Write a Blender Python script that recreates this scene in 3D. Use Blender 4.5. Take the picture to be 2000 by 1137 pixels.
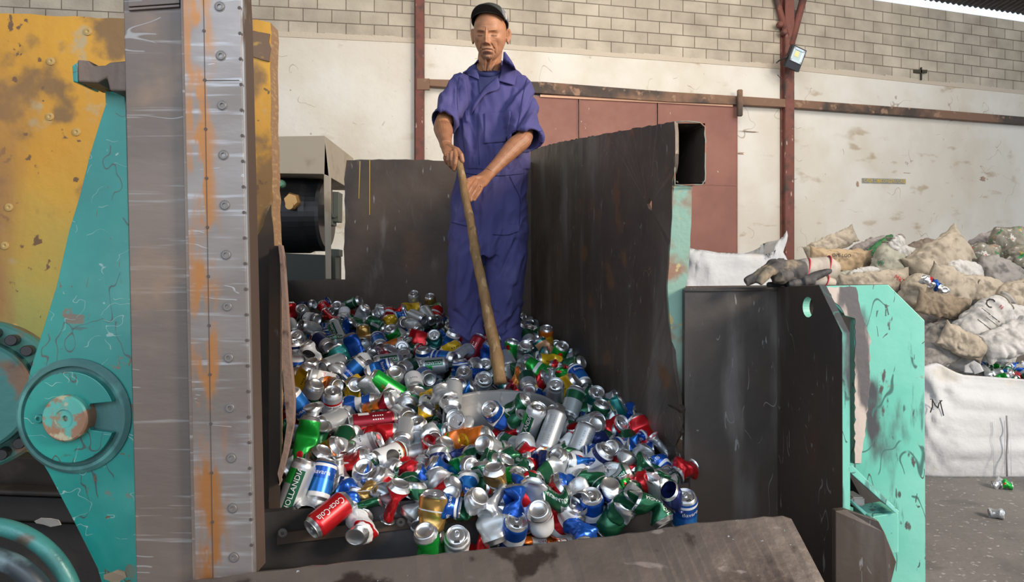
import bpy, bmesh, math, random
import numpy as np
from mathutils import Vector, Matrix, noise
for o in list(bpy.data.objects): bpy.data.objects.remove(o, do_unlink=True)
scn = bpy.context.scene
col = scn.collection
F, HZ, EYE = 1333.0, 550.0, 1.5
PI = math.pi
# ---------------------------------------------------------------- camera
cd = bpy.data.cameras.new('camera'); cam = bpy.data.objects.new('camera', cd); col.objects.link(cam)
cam.location = (0, 0, EYE); cam.rotation_euler = (PI/2, 0, 0)
cd.sensor_width = 36; cd.lens = 36*F/2000; cd.shift_y = (HZ-568.5)/2000; cd.clip_start = .05; cd.clip_end = 200
scn.camera = cam
# ---------------------------------------------------------------- world, light, exposure
w = bpy.data.worlds.new('world'); scn.world = w; w.use_nodes = True
bg = w.node_tree.nodes['Background']; bg.inputs[0].default_value = (.80, .90, 1.0, 1); bg.inputs[1].default_value = 1.25
scn.view_settings.view_transform = 'Standard'; scn.view_settings.look = 'None'
scn.view_settings.gamma = 1; scn.view_settings.exposure = 0.0; scn.view_settings.use_curve_mapping = False
def area(name, loc, target, sx, sy, power, colr):
    l = bpy.data.lights.new(name, 'AREA'); l.shape = 'RECTANGLE'; l.size = sx; l.size_y = sy; l.energy = power; l.color = colr
    o = bpy.data.objects.new(name, l); col.objects.link(o); o.location = loc
    o.rotation_euler = (Vector(target)-Vector(loc)).to_track_quat('-Z', 'Y').to_euler(); return o
area('low_sun_gate', (6.0, -1.2, 4.3), (0, 3.3, 2.0), 1.6, 1.6, 700, (1, .84, .66))               # late sunlight through the side gate
area('front_fill', (-.6, -3.2, 4.4), (.4, 2.6, .9), 5, 2.4, 125, (.66, .82, 1.0))       # added cool fill lamp, in place of sky behind the camera
area('wall_fill', (2.5, 6.2, 6.1), (2.0, 11, 3.3), 9, 1.6, 270, (1, .92, .80))                 # added lamp to brighten the back wall; the roof sheets are opaque
area('yard_fill', (8.0, 2.5, 3.6), (4.5, 6.5, .8), 3, 3, 95, (.93, .97, 1.0))                   # added fill lamp from the right, aimed at the sacks and bulk bags
# ---------------------------------------------------------------- helpers
def P(px, py, d): return Vector(((px-1000)/F*d, d, EYE+(HZ-py)/F*d))
def N(nt, t, **k):
    n = nt.nodes.new(t)
    for a, b in k.items(): setattr(n, a, b)
    return n
MATS = {}
def mat(name, base, rough=.6, metal=0., layers=(), bump=0., bscale=40., base2=None, b2scale=3., coat=0., coord='Object', stretch=(1,1,1), spec=.5, grad=None, scratch=(), band=None):
    """base colour broken by noise layers (colour, scale, threshold, softness, stretch xyz[, rough])"""
    if name in MATS: return MATS[name]
    m = bpy.data.materials.new(name); MATS[name] = m; m.use_nodes = True
    nt = m.node_tree; b = nt.nodes['Principled BSDF']; L = nt.links.new
    tc = N(nt, 'ShaderNodeTexCoord'); co = tc.outputs[coord]
    def nz(scale, st=(1,1,1), detail=5, off=0):
        mp = N(nt, 'ShaderNodeMapping'); mp.inputs['Scale'].default_value = st; mp.inputs['Location'].default_value = (off, off*.7, off*1.3); L(co, mp.inputs[0])
        t = N(nt, 'ShaderNodeTexNoise'); t.inputs['Scale'].default_value = scale; t.inputs['Detail'].default_value = detail; L(mp.outputs[0], t.inputs['Vector']); return t.outputs[0]
    def rng(sock, a, c):
        r = N(nt, 'ShaderNodeMapRange'); r.interpolation_type = 'SMOOTHSTEP'; r.inputs['From Min'].default_value = a; r.inputs['From Max'].default_value = c; L(sock, r.inputs['Value']); return r.outputs[0]
    def mix(f, a, c):
        x = N(nt, 'ShaderNodeMix', data_type='RGBA'); L(f, x.inputs['Factor'])
        for s, v in ((6, a), (7, c)):
            if isinstance(v, tuple): x.inputs[s].default_value = (*v, 1)
            else: L(v, x.inputs[s])
        return x.outputs[2]
    cur = tuple(base)
    if base2: cur = mix(rng(nz(b2scale, stretch, 6, 3.1), .35, .65), cur, tuple(base2))
    if grad:   # a paint change along Z: (colour, z_from, z_to, noise)
        for gc, z0, z1 in grad:
            sx = N(nt, 'ShaderNodeSeparateXYZ'); L(co, sx.inputs[0])
            ad = N(nt, 'ShaderNodeMath', operation='MULTIPLY_ADD'); L(nz(3, (1,1,1), 4, 9), ad.inputs[0]); ad.inputs[1].default_value = .5; L(sx.outputs[2], ad.inputs[2])
            cur = mix(rng(ad.outputs[0], z0+.25, z1+.25), tuple(gc), cur)
    rcur = None
    for i, l in enumerate(layers):
        c, sc, th, so = l[:4]; st = l[4] if len(l) > 4 else (1,1,1)
        th = th-.055 if th > .64 else th-.01
        f = rng(nz(sc, st, 7, 5.3*i+1), th-so, th+so); cur = mix(f, cur, tuple(c))
    for i, (c, sc, wd, g0, st) in enumerate(scratch):      # thin wandering scratches, only where the gate noise allows
        a1 = N(nt, 'ShaderNodeMath', operation='SUBTRACT'); L(nz(sc, st, 2, 11+i*3.7), a1.inputs[0]); a1.inputs[1].default_value = .5
        a2 = N(nt, 'ShaderNodeMath', operation='ABSOLUTE'); L(a1.outputs[0], a2.inputs[0])
        a3 = N(nt, 'ShaderNodeMapRange'); a3.inputs['From Min'].default_value = wd*.4; a3.inputs['From Max'].default_value = wd; a3.inputs['To Min'].default_value = 1; a3.inputs['To Max'].default_value = 0; L(a2.outputs[0], a3.inputs['Value'])
        a4 = N(nt, 'ShaderNodeMath', operation='MULTIPLY'); L(a3.outputs[0], a4.inputs[0]); L(rng(nz(sc*1.3, (1,1,1), 3, 23+i), g0, g0+.03), a4.inputs[1]); cur = mix(a4.outputs[0], cur, tuple(c))
    if band:                                                # a rust run down the plate: colour, centre x, half width, lean
        c, x0, hw, lean = band; sx = N(nt, 'ShaderNodeSeparateXYZ'); L(co, sx.inputs[0])
        q = N(nt, 'ShaderNodeMath', operation='MULTIPLY_ADD'); L(sx.outputs[2], q.inputs[0]); q.inputs[1].default_value = lean; L(sx.outputs[0], q.inputs[2])
        q2 = N(nt, 'ShaderNodeMath', operation='SUBTRACT'); L(q.outputs[0], q2.inputs[0]); q2.inputs[1].default_value = x0
        q3 = N(nt, 'ShaderNodeMath', operation='ABSOLUTE'); L(q2.outputs[0], q3.inputs[0])
        q4 = N(nt, 'ShaderNodeMapRange'); q4.interpolation_type = 'SMOOTHSTEP'; q4.inputs['From Min'].default_value = hw; q4.inputs['From Max'].default_value = hw*.2; L(q3.outputs[0], q4.inputs['Value'])
        q5 = N(nt, 'ShaderNodeMath', operation='MULTIPLY'); L(q4.outputs[0], q5.inputs[0]); L(rng(nz(16, (2,1,.6), 6, 31), .40, .58), q5.inputs[1]); cur = mix(q5.outputs[0], cur, tuple(c))
    if isinstance(cur, tuple): b.inputs['Base Color'].default_value = (*cur, 1)
    else: L(cur, b.inputs['Base Color'])
    b.inputs['Roughness'].default_value = rough; b.inputs['Metallic'].default_value = metal
    b.inputs['Specular IOR Level'].default_value = spec
    if coat: b.inputs['Coat Weight'].default_value = coat; b.inputs['Coat Roughness'].default_value = .15
    if rough > .2 and layers:
        r = N(nt, 'ShaderNodeMapRange'); r.inputs['To Min'].default_value = rough-.12; r.inputs['To Max'].default_value = min(1, rough+.15); L(nz(12, stretch, 4, 2), r.inputs['Value']); L(r.outputs[0], b.inputs['Roughness'])
    if bump:
        bp = N(nt, 'ShaderNodeBump'); bp.inputs['Strength'].default_value = 1; bp.inputs['Distance'].default_value = bump
        L(nz(bscale, stretch, 6, 7), bp.inputs['Height']); L(bp.outputs[0], b.inputs['Normal'])
    return m
def tag(o, label=None, cat=None, group=None, kind=None):
    if label: o['label'] = label
    if cat: o['category'] = cat
    if group: o['group'] = group
    if kind: o['kind'] = kind
    return o
def thing(name, loc, label, cat, group=None):
    o = bpy.data.objects.new(name, None); o.location = loc; o.empty_display_size = .05; col.objects.link(o); return tag(o, label, cat, group)
def wloc(o):
    v = Vector((0, 0, 0))
    while o: v += o.location; o = o.parent
    return v
def obj(name, me, m=None, parent=None, smooth=False):
    """me: mesh or bmesh in world coordinates; linked relative to its parent"""
    if isinstance(me, bmesh.types.BMesh):
        bm = me; me = bpy.data.meshes.new(name)
        bmesh.ops.recalc_face_normals(bm, faces=bm.faces[:]); bm.to_mesh(me); bm.free()
    o = bpy.data.objects.new(name, me); col.objects.link(o)
    if m:
        for x in (m if isinstance(m, (list, tuple)) else [m]): me.materials.append(x)
    if parent:
        me.transform(Matrix.Translation(-wloc(parent))); o.parent = parent
    else:
        n = len(me.vertices); a = np.empty(n*3); me.vertices.foreach_get('co', a); a = a.reshape(-1, 3)
        c = Vector(((a[:,0].min()+a[:,0].max())/2, (a[:,1].min()+a[:,1].max())/2, a[:,2].min()))
        me.transform(Matrix.Translation(-c)); o.location = c
    if smooth: me.shade_smooth()
    return o
def BM(): return bmesh.new()
def box(bm, x0, y0, z0, x1, y1, z1, mi=0, M=None, bev=0):
    vs = [bm.verts.new((x, y, z)) for x in (x0, x1) for y in (y0, y1) for z in (z0, z1)]
    fs = [bm.faces.new([vs[i] for i in q]) for q in ((0,1,3,2),(4,6,7,5),(0,4,5,1),(2,3,7,6),(0,2,6,4),(1,5,7,3))]
    for f in fs: f.material_index = mi
    if bev: bmesh.ops.bevel(bm, geom=list({e for f in fs for e in f.edges}), offset=bev, segments=2, affect='EDGES')
    if M:
        for v in vs:
            if v.is_valid: v.co = M @ v.co
    return vs
def ragged(pts, step, amp, closed=True, seed=1, only=None):
    """insert points along a 3D outline and jitter them (torn / flame cut edges)"""
    r = random.Random(seed); out = []
    n = len(pts)
    for i in range(n):
        a, b = Vector(pts[i]), Vector(pts[(i+1) % n]); out.append(a)
        if only is not None and i not in only: continue
        if not closed and i == n-1: break
        k = int((b-a).length/step)
        for j in range(1, k):
            q = a.lerp(b, j/k); out.append(q+Vector((r.uniform(-amp, amp), 0, r.uniform(-amp, amp))))
    return out
def slab(bm, pts, off, holes=(), mi=0, side_mi=None, bev=0):
    """solid plate: planar-ish outline pts extruded by vector off, with optional hole outlines"""
    off = Vector(off); loops = [pts]+list(holes); fr, bk = [], []
    for lp in loops:
        a = [bm.verts.new(p) for p in lp]; b = [bm.verts.new(Vector(p)+off) for p in lp]; fr.append(a); bk.append(b)
    for side in (fr, bk):
        if len(side) == 1 and len(side[0]) <= 4: f = bm.faces.new(side[0]); f.material_index = mi; continue
        es = [bm.edges.new((lp[i], lp[(i+1) % len(lp)])) for lp in side for i in range(len(lp))]
        g = bmesh.ops.triangle_fill(bm, use_beauty=True, use_dissolve=False, edges=es)
        for f in g['geom']:
            if isinstance(f, bmesh.types.BMFace): f.material_index = mi
    ne = []
    for a, b in zip(fr, bk):
        for i in range(len(a)):
            j = (i+1) % len(a); f = bm.faces.new((a[i], a[j], b[j], b[i])); f.material_index = mi if side_mi is None else side_mi
            ne.append(f)
    return ne
def tube(bm, pts, rad, seg=12, cap=True, mi=0, flat=None, up=None):
    """tube through pts; rad number or list (or (ra,rb) pairs); smooth frames"""
    pts = [Vector(p) for p in pts]; n = len(pts)
    rad = list(rad) if isinstance(rad, (list, tuple)) else [rad]*n
    t0 = (pts[1]-pts[0]).normalized(); u = Vector(up) if up else (Vector((0, 0, 1)) if abs(t0.z) < .9 else Vector((1, 0, 0)))
    rings = []
    for i, p in enumerate(pts):
        t = (pts[min(i+1, n-1)]-pts[max(i-1, 0)]).normalized(); u = (u-t*u.dot(t)).normalized(); s = t.cross(u)
        ra, rb = rad[i] if isinstance(rad[i], (tuple, list)) else (rad[i], rad[i])
        rings.append([bm.verts.new(p+s*(ra*math.cos(2*PI*k/seg))+u*(rb*math.sin(2*PI*k/seg))) for k in range(seg)])
    for a, b in zip(rings, rings[1:]):
        for k in range(seg):
            f = bm.faces.new((a[k], a[(k+1) % seg], b[(k+1) % seg], b[k])); f.material_index = mi; f.smooth = True
    if cap:
        for r in (rings[0], rings[-1]): f = bm.faces.new(r); f.material_index = mi
    return rings
def spline(pts, k=6):
    """Catmull-Rom through tuples of any length"""
    pts = [np.array(p, float) for p in pts]; out = []
    q = [2*pts[0]-pts[1]]+pts+[2*pts[-1]-pts[-2]]
    for i in range(1, len(q)-2):
        for j in range(k):
            t = j/k; a, b, c, d = q[i-1:i+3]
            out.append(.5*((2*b)+(c-a)*t+(2*a-5*b+4*c-d)*t*t+(3*b-a-3*c+d)*t**3))
    out.append(pts[-1]); return out
def lathe(bm, c, axis, prof, seg=32, mi=0, up=None):
    """prof = [(r, h)...] revolved about axis from c"""
    ax = Vector(axis).normalized(); u = ax.orthogonal().normalized(); v = ax.cross(u); c = Vector(c); rings = []
    for r, h in prof:
        if r < 1e-6: rings.append([bm.verts.new(c+ax*h)])
        else: rings.append([bm.verts.new(c+ax*h+u*(r*math.cos(2*PI*k/seg))+v*(r*math.sin(2*PI*k/seg))) for k in range(seg)])
    for a, b in zip(rings, rings[1:]):
        for k in range(seg):
            j = (k+1) % seg
            if len(a) == 1 and len(b) == 1: continue
            f = bm.faces.new((a[0], b[j], b[k]) if len(a) == 1 else ((a[k], a[j], b[0]) if len(b) == 1 else (a[k], a[j], b[j], b[k])))
            f.material_index = mi
    return rings
def bolt_bm(c, axis, r, h, sock=True, seg=20):
    bm = BM()
    if sock: lathe(bm, c, axis, [(r*1.25, -.002), (r*1.25, .0006), (r*1.05, .0006), (r*1.02, -.001), (r, -.001), (r, h), (r*.9, h+.0008), (r*.5, h+.0008), (r*.48, -.004), (0, -.004)], 6 if False else seg)
    else: lathe(bm, c, axis, [(r, -.002), (r, h*.9), (r*.9, h), (0, h)], seg)
    return bm
def bevel(o, wd=.002, seg=2, ang=40):
    m = o.modifiers.new('bevel', 'BEVEL'); m.width = wd; m.segments = seg; m.limit_method = 'ANGLE'; m.angle_limit = math.radians(ang); return o
def text_bm(s, size, cuts=0):
    """flat lettering mesh centred on the origin in XY"""
    c = bpy.data.curves.new('t', 'FONT'); c.body = s; c.size = size; c.align_x = 'CENTER'; c.align_y = 'CENTER'; c.resolution_u = 2
    o = bpy.data.objects.new('t', c); col.objects.link(o); me = o.to_mesh(); bm = BM(); bm.from_mesh(me); o.to_mesh_clear()
    bpy.data.objects.remove(o); bpy.data.curves.remove(c); return bm
# ================================================================ the shed: wall, roof, floor
m_plaster = mat('plaster', (.60, .555, .485), .9, layers=[((.55, .49, .41), 1.3, .62, .12, (1,1,.6)), ((.42, .34, .25), 2.2, .70, .06, (1,1,2.2)), ((.66, .63, .58), .9, .55, .12), ((.35, .28, .22), 14, .80, .03)], bump=.010, bscale=9, scratch=[((.40, .34, .28), 1.6, .004, .56, (1,1,1))])
def mat_block():
    m = bpy.data.materials.new('blocks'); m.use_nodes = True; nt = m.node_tree; b = nt.nodes['Principled BSDF']; L = nt.links.new
    uv = N(nt, 'ShaderNodeTexCoord').outputs['UV']
    br = N(nt, 'ShaderNodeTexBrick'); L(uv, br.inputs['Vector'])
    for k, v in (('Scale', 1), ('Brick Width', .40), ('Row Height', .187), ('Mortar Size', .007), ('Mortar Smooth', .3), ('Bias', 0)): br.inputs[k].default_value = v
    br.inputs['Color1'].default_value = (.41, .37, .31, 1); br.inputs['Color2'].default_value = (.51, .465, .39, 1); br.inputs['Mortar'].default_value = (.20, .165, .13, 1)
    n = N(nt, 'ShaderNodeTexNoise'); n.inputs['Scale'].default_value = 2.2; n.inputs['Detail'].default_value = 8; L(uv, n.inputs['Vector'])
    x = N(nt, 'ShaderNodeMix', data_type='RGBA', blend_type='MULTIPLY'); x.inputs['Factor'].default_value = .8; L(br.outputs['Color'], x.inputs[6])
    cr = N(nt, 'ShaderNodeValToRGB'); cr.color_ramp.elements[0].position = .3; cr.color_ramp.elements[0].color = (.62, .58, .54, 1); cr.color_ramp.elements[1].position = .7; cr.color_ramp.elements[1].color = (1.08, 1.04, 1, 1); L(n.outputs[0], cr.inputs[0]); L(cr.outputs[0], x.inputs[7])
    L(x.outputs[2], b.inputs['Base Color']); b.inputs['Roughness'].default_value = .95
    n2 = N(nt, 'ShaderNodeTexNoise'); n2.inputs['Scale'].default_value = 30; n2.inputs['Detail'].default_value = 6; L(uv, n2.inputs['Vector'])
    ma = N(nt, 'ShaderNodeMath', operation='MULTIPLY_ADD'); ma.inputs[1].default_value = -1.0; L(br.outputs['Fac'], ma.inputs[0])
    m2 = N(nt, 'ShaderNodeMath', operation='MULTIPLY'); m2.inputs[1].default_value = .35; L(n2.outputs[0], m2.inputs[0]); L(m2.outputs[0], ma.inputs[2])
    bp = N(nt, 'ShaderNodeBump'); bp.inputs['Distance'].default_value = .02; L(ma.outputs[0], bp.inputs['Height']); L(bp.outputs[0], b.inputs['Normal'])
    return m
m_block = mat_block()
WP = [(-9.2, 8.92), (-3.35, 9.70), (-1.33, 9.97), (4.495, 11.2), (9.54, 12.7), (14.5, 14.2)]      # plan of the back wall
ZB = EYE+3.53                                                                                   # plaster ends, bare blocks begin
ZT = EYE+4.83
def wallpt(px, z=None, py=None, off=0.):
    k = (px-1000)/F
    for (ax, ay), (bx, by) in zip(WP, WP[1:]):
        t = (k*ay-ax)/((bx-ax)-k*(by-ay))
        if -.0001 <= t <= 1.0001 or (bx, by) == WP[-1]:
            y = ay+t*(by-ay); x = ax+t*(bx-ax); n = Vector((by-ay, -(bx-ax), 0)).normalized()
            zz = z if z is not None else EYE+(HZ-py)/F*y
            return Vector((x, y, zz))+n*off
def wall_bm(z0, z1, th):
    bm = BM(); uvl = bm.loops.layers.uv.new('UVMap'); s = 0; 
    for (ax, ay), (bx, by) in zip(WP, WP[1:]):
        ln = math.hypot(bx-ax, by-ay); n = Vector((by-ay, -(bx-ax), 0)).normalized()*(-th)
        v = [bm.verts.new((ax, ay, z0)), bm.verts.new((bx, by, z0)), bm.verts.new((bx, by, z1)), bm.verts.new((ax, ay, z1))]
        f = bm.faces.new(v)
        for l, uvv in zip(f.loops, ((s, z0), (s+ln, z0), (s+ln, z1), (s, z1))): l[uvl].uv = (uvv[0]+.13, uvv[1]-ZB)
        w2 = [bm.verts.new(q.co+n) for q in v]; bm.faces.new(w2[::-1]); f = bm.faces.new((v[3], v[2], w2[2], w2[3]))
        for l in f.loops: l[uvl].uv = (s, l.vert.co.y)
        s += ln
    return bm
w1 = tag(obj('wall_back', wall_bm(0, ZB, .17), m_plaster), 'tall plastered lower back wall, off white and stained', 'wall', kind='structure')
w2 = tag(obj('wall_back', wall_bm(ZB, ZT, .14), m_block), 'bare grey concrete block courses above the plaster', 'wall', kind='structure')
# torn plaster border over the first course
bm = BM(); r = random.Random(5)
for i in range(220):
    px = -250+i*11.5
    if px > 2250: break
    a = wallpt(px, z=ZB); b = wallpt(px+11.5, z=ZB)
    h = .02+.035*noise.noise(Vector((px*.013, 0, 0)))+.012*r.random(); 
    v = [a+Vector((0, -.012, -.05)), b+Vector((0, -.012, -.05)), b+Vector((0, -.010, h)), a+Vector((0, -.010, h+.01*r.random()))]
    slab(bm, v, (0, .02, 0))
tag(obj('trim_1', bm, mat('plaster_edge', (.50, .43, .35), .95, bump=.01, bscale=25)), 'crumbling upper edge of the white plaster', 'trim', kind='structure')
m_conc = mat('concrete', (.155, .146, .14), .8, base2=(.20, .19, .18), b2scale=1.3, layers=[((.13, .125, .12), 3, .60, .08), ((.36, .35, .34), 26, .70, .03)], bump=.004, bscale=30)
bm = BM(); slab(bm, [(-12, -6, 0), (16, -6, 0), (16, 16, 0), (-12, 16, 0)], (0, 0, -.12)); tag(obj('floor', bm, m_conc), 'dusty grey concrete shed floor', 'floor', kind='structure')
# corrugated roof sloping up towards the viewer, resting above a slit of daylight
m_roof = mat('roof_sheet', (.055, .045, .045), .6, .3, base2=(.09, .075, .07), b2scale=6)
def roof():
    bm = BM(); A = Vector((4.495, 11.2, 0)); B = Vector((9.54, 12.7, 0)); u = (B-A).normalized(); nrm = Vector((u.y, -u.x, 0))
    z0 = ZT+.11; n = 800; rows = []
    for i in range(n+1):
        s = -14.0+i*.032; p = A+u*s; zz = .018*math.sin(i*PI/2+.7)
        rows.append([bm.verts.new((p.x+nrm.x*.05, p.y+nrm.y*.05, z0+zz)), bm.verts.new((p.x+nrm.x*15.5, p.y+nrm.y*15.5, z0+2.9+zz))])
    for a, b in zip(rows, rows[1:]): bm.faces.new((a[0], b[0], b[1], a[1]))
    o = obj('ceiling', bm, m_roof, smooth=True); s = o.modifiers.new('s', 'SOLIDIFY'); s.thickness = .004
    tag(o, 'dark corrugated metal roof sheets at the top right', 'roof', kind='structure')
roof()
bm = BM(); slab(bm, [(-9.4, -5, 0), (-9.4, 9.2, 0), (-9.4, 9.2, 6.5), (-9.4, -5, 8)], (-.15, 0, 0)); tag(obj('added_wall_left', bm, m_plaster), 'plastered side wall of the shed', 'wall', kind='structure')  # out of view, added to keep sky light off the interior
# steel posts and rail
m_red = mat('red_oxide', (.165, .052, .038), .7, layers=[((.10, .040, .032), 5, .58, .08), ((.42, .34, .28), 22, .74, .03, (1,1,.35)), ((.05, .035, .03), 3, .68, .08)], bump=.001)
m_redpale = mat('red_oxide_door', (.27, .115, .085), .65, base2=(.22, .09, .068), b2scale=1.2, layers=[((.55, .45, .40), 18, .77, .02, (1,1,.4))], bump=.001)
m_rail = mat('rail_steel', (.19, .105, .065), .75, layers=[((.055, .04, .033), .9, .50, .05), ((.28, .17, .11), 7, .62, .05)], bump=.002)
def wallbar(name, pa, pb, h0, off=0.0, th=.10):
    pass
def post(px, w, z1, label, lean=0):
    c = wallpt(px, z=0); bm = BM()
    box(bm, c.x-w/2, c.y-.16, 0, c.x+w/2, c.y-.02, z1, bev=.006); box(bm, c.x-w/2-.03, c.y-.06, 0, c.x-w/2, c.y-.02, z1)
    t = thing('steel_post', (c.x, c.y-.08, 0), label, 'post'); obj('shaft', bm, m_red, t)
    return t, c
t1, c1 = post(822, .115, ZT+.2, 'slim red oxide steel wall post left of the worker')
t2, c2 = post(1535, .15, ZT-.05, 'red oxide steel wall post carrying the floodlight')
# haunch brackets at the head of the right post
bm = BM(); tube(bm, [(c2.x-.28, c2.y-.12, ZT+.05), (c2.x-.03, c2.y-.12, ZB+.45)], .05, 8); tube(bm, [(c2.x+.33, c2.y-.12, ZT+.12), (c2.x+.03, c2.y-.12, ZB+.30)], .06, 8)
obj('brace', bm, m_red, t2)
for k, (dx, dz) in enumerate(((-.17, ZB+.62), (-.10, ZB+.50), (-.02, ZB+.12))):
    bm = BM(); lathe(bm, (c2.x+dx, c2.y-.16, dz), (0, -1, 0), [(.05, -.02), (.05, .05), (.035, .07), (0, .075)], 12); obj('bolt', bm, m_red, t2)
# horizontal rail along the wall
rt = thing('wall_rail', wallpt(1500, z=EYE+2.9, off=.05), 'long brown steel rail bolted along the back wall above the red doors', 'rail')
rail_pts = [(830, 160, 172), (1055, 165, 187), (1300, 184, 203), (1430, 192, 208), (1540, 199, 214), (1815, 218, 233), (2000, 233, 247), (2200, 247, 260)]
bm = BM()
for (x0, a0, b0), (x1, a1, b1) in zip(rail_pts, rail_pts[1:]):
    A, B = wallpt(x0, py=a0, off=.14), wallpt(x1, py=a1, off=.14); C, D = wallpt(x1, py=b1, off=.14), wallpt(x0, py=b0, off=.14)
    slab(bm, [A, B, C, D], (.02, .10, 0))
obj('beam', bm, m_rail, rt)
bm = BM(); A, B = wallpt(1052, py=188, off=.10), wallpt(1425, py=207, off=.10); slab(bm, [A, B, B-Vector((0, 0, .035)), A-Vector((0, 0, .035))], (0, .03, 0)); obj('door_track', bm, mat('bare_track', (.62, .36, .24), .6), rt)
bm = BM(); a = wallpt(1432, py=182, off=.20); box(bm, a.x-.04, a.y-.03, a.z-.42, a.x+.04, a.y+.03, a.z, bev=.01); obj('track_stop', bm, m_rail, rt)
bm = BM(); a = wallpt(820, py=160, off=.15); box(bm, a.x-.04, a.y-.02, a.z-.16, a.x+.14, a.y+.02, a.z+.0); obj('end_plate', bm, m_rail, rt)
# red sheet doors: three leaves
dpx = [1030, 1127, 1280, 1437]
for i in range(3):
    A, B = wallpt(dpx[i]+1, py=190+i*5, off=.07), wallpt(dpx[i+1]-1, py=195+i*5, off=.07)
    z1 = EYE+2.85+.03*i
    bm = BM(); slab(bm, [Vector((A.x, A.y, .02)), Vector((B.x, B.y, .02)), Vector((B.x, B.y, B.z)), Vector((A.x, A.y, B.z))], (0, .05, 0))
    for zz in (EYE+1.53,):
        slab(bm, [Vector((A.x, A.y-.006, zz)), Vector((B.x, B.y-.006, zz)), Vector((B.x, B.y-.006, zz+.025)), Vector((A.x, A.y-.006, zz+.025))], (0, .01, 0))
    for q, wd in ((A, .02), (B-Vector((.02, 0, 0)), .02)): box(bm, q.x, q.y-.008, .02, q.x+wd, q.y+.02, B.z)
    o = obj('door_%d' % (i+1), bm, m_redpale); bevel(o, .002)
    tag(o, ['red oxide steel door leaf next to the worker\'s shoulder', 'middle red oxide steel door leaf', 'red oxide steel door leaf at the right end of the doorway'][i], 'door', kind='structure')
# floodlight on the post
fl = P(1553, 114, c2.y-.45); t = thing('floodlight', fl, 'small black LED floodlight with wire, clamped to the right steel post', 'floodlight')
R = Matrix.Translation(fl) @ Matrix.Rotation(math.radians(12), 4, 'Y') @ Matrix.Rotation(math.radians(25), 4, 'Z') @ Matrix.Rotation(math.radians(12), 4, 'X')
m_blk = mat('black_plastic', (.018, .019, .022), .45); m_refl = mat('reflector', (.75, .76, .74), .2, .9)
bm = BM(); box(bm, -.15, -.02, -.17, .15, .04, .17, M=R)
hs = []
obj('housing', bm, m_blk, t)
bm = BM()
for a, b in ((-.12, -.09), (.09, .12)): box(bm, a, -.036, -.06, b, -.02, .15, M=R)
for a, b in ((-.06, -.03), (.12, .15)): box(bm, -.12, -.036, a, .12, -.02, b, M=R)
obj('reflector_frame', bm, m_refl, t)
bm = BM(); box(bm, -.09, -.023, -.03, .09, -.02, .12, M=R); obj('glass', bm, mat('led_glass', (.50, .62, .60), .15, .2), t)
bm = BM(); box(bm, -.06, -.028, .02, .02, -.023, .10, M=R); obj('led_chip', bm, mat('led_chip', (.78, .68, .30), .4), t)
bm = BM(); tube(bm, [R @ Vector(p) for p in ((-.155, 0, .0), (-.17, .02, -.05), (-.2, .1, -.1), (-.15, .2, -.12))], .012, 6); obj('bracket', bm, m_blk, t)
bm = BM(); tube(bm, [R @ Vector(p) for p in ((0, .04, -.1), (.05, .05, -.25), (.0, .08, -.36), (-.12, .12, -.30))], .006, 6); obj('cable', bm, m_blk, t)
# strip sign on the wall
a, b = wallpt(1683, py=348, off=.012), wallpt(1768, py=350, off=.012); t = thing('strip_sign', a, 'narrow faded grey and yellow sign strip fixed to the plaster wall', 'sign')
bm = BM(); slab(bm, [a, b, b-Vector((0, 0, .085)), a-Vector((0, 0, .085))], (0, .01, 0)); obj('board', bm, mat('strip_grey', (.25, .26, .25), .7, layers=[((.45, .33, .10), 9, .55, .05)]), t)
bm = BM(); tb = text_bm('CASA DA CONSTRUÇÃO', .078); xs = [v.co.x for v in tb.verts]; wx = max(xs)-min(xs); u = (b-a); 
for v in tb.verts: v.co = a+u*(v.co.x/wx*.95+.5)+Vector((0, -.014, -.045+v.co.y))
obj('lettering', tb, mat('strip_yellow', (.62, .45, .12), .7), t)
# hooked nail, chipped plaster patches, broken out block
m_chip = mat('chip', (.36, .25, .18), .95, bump=.01)
bm = BM()
for px, py, rx, ry in ((1675, 360, .035, .07), (1921, 350, .12, .05), (1660, 338, .004, .004), (1475, 258, .3, .012), (1450, 300, .12, .02), (1770, 338, .1, .006)):
    c = wallpt(px, py=py, off=.006); rr = random.Random(px)
    bm.faces.new([bm.verts.new(c+Vector((rx*math.cos(2*PI*k/14)*rr.uniform(.5, 1.1), rx*.25*math.cos(2*PI*k/14), ry*math.sin(2*PI*k/14)*rr.uniform(.5, 1.1)))) for k in range(14)])
tag(obj('trim_2', bm, m_chip), 'chipped spots in the plaster', 'chip', kind='structure')
a = wallpt(1785, py=152, off=.01); bm = BM()
for dx, dz, sx, sz in ((-.13, -.02, .02, .2), (.11, -.02, .02, .2), (-.02, .1, .24, .035)): box(bm, a.x+dx, a.y-.01, a.z+dz-.02, a.x+dx+sx, a.y+.02, a.z+dz+sz if sz > .1 else a.z+dz+sz)
tag(obj('trim_3', bm, mat('hole_dark', (.05, .045, .03), .95)), 'dark outline of a broken out block', 'gap', kind='structure')
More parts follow.
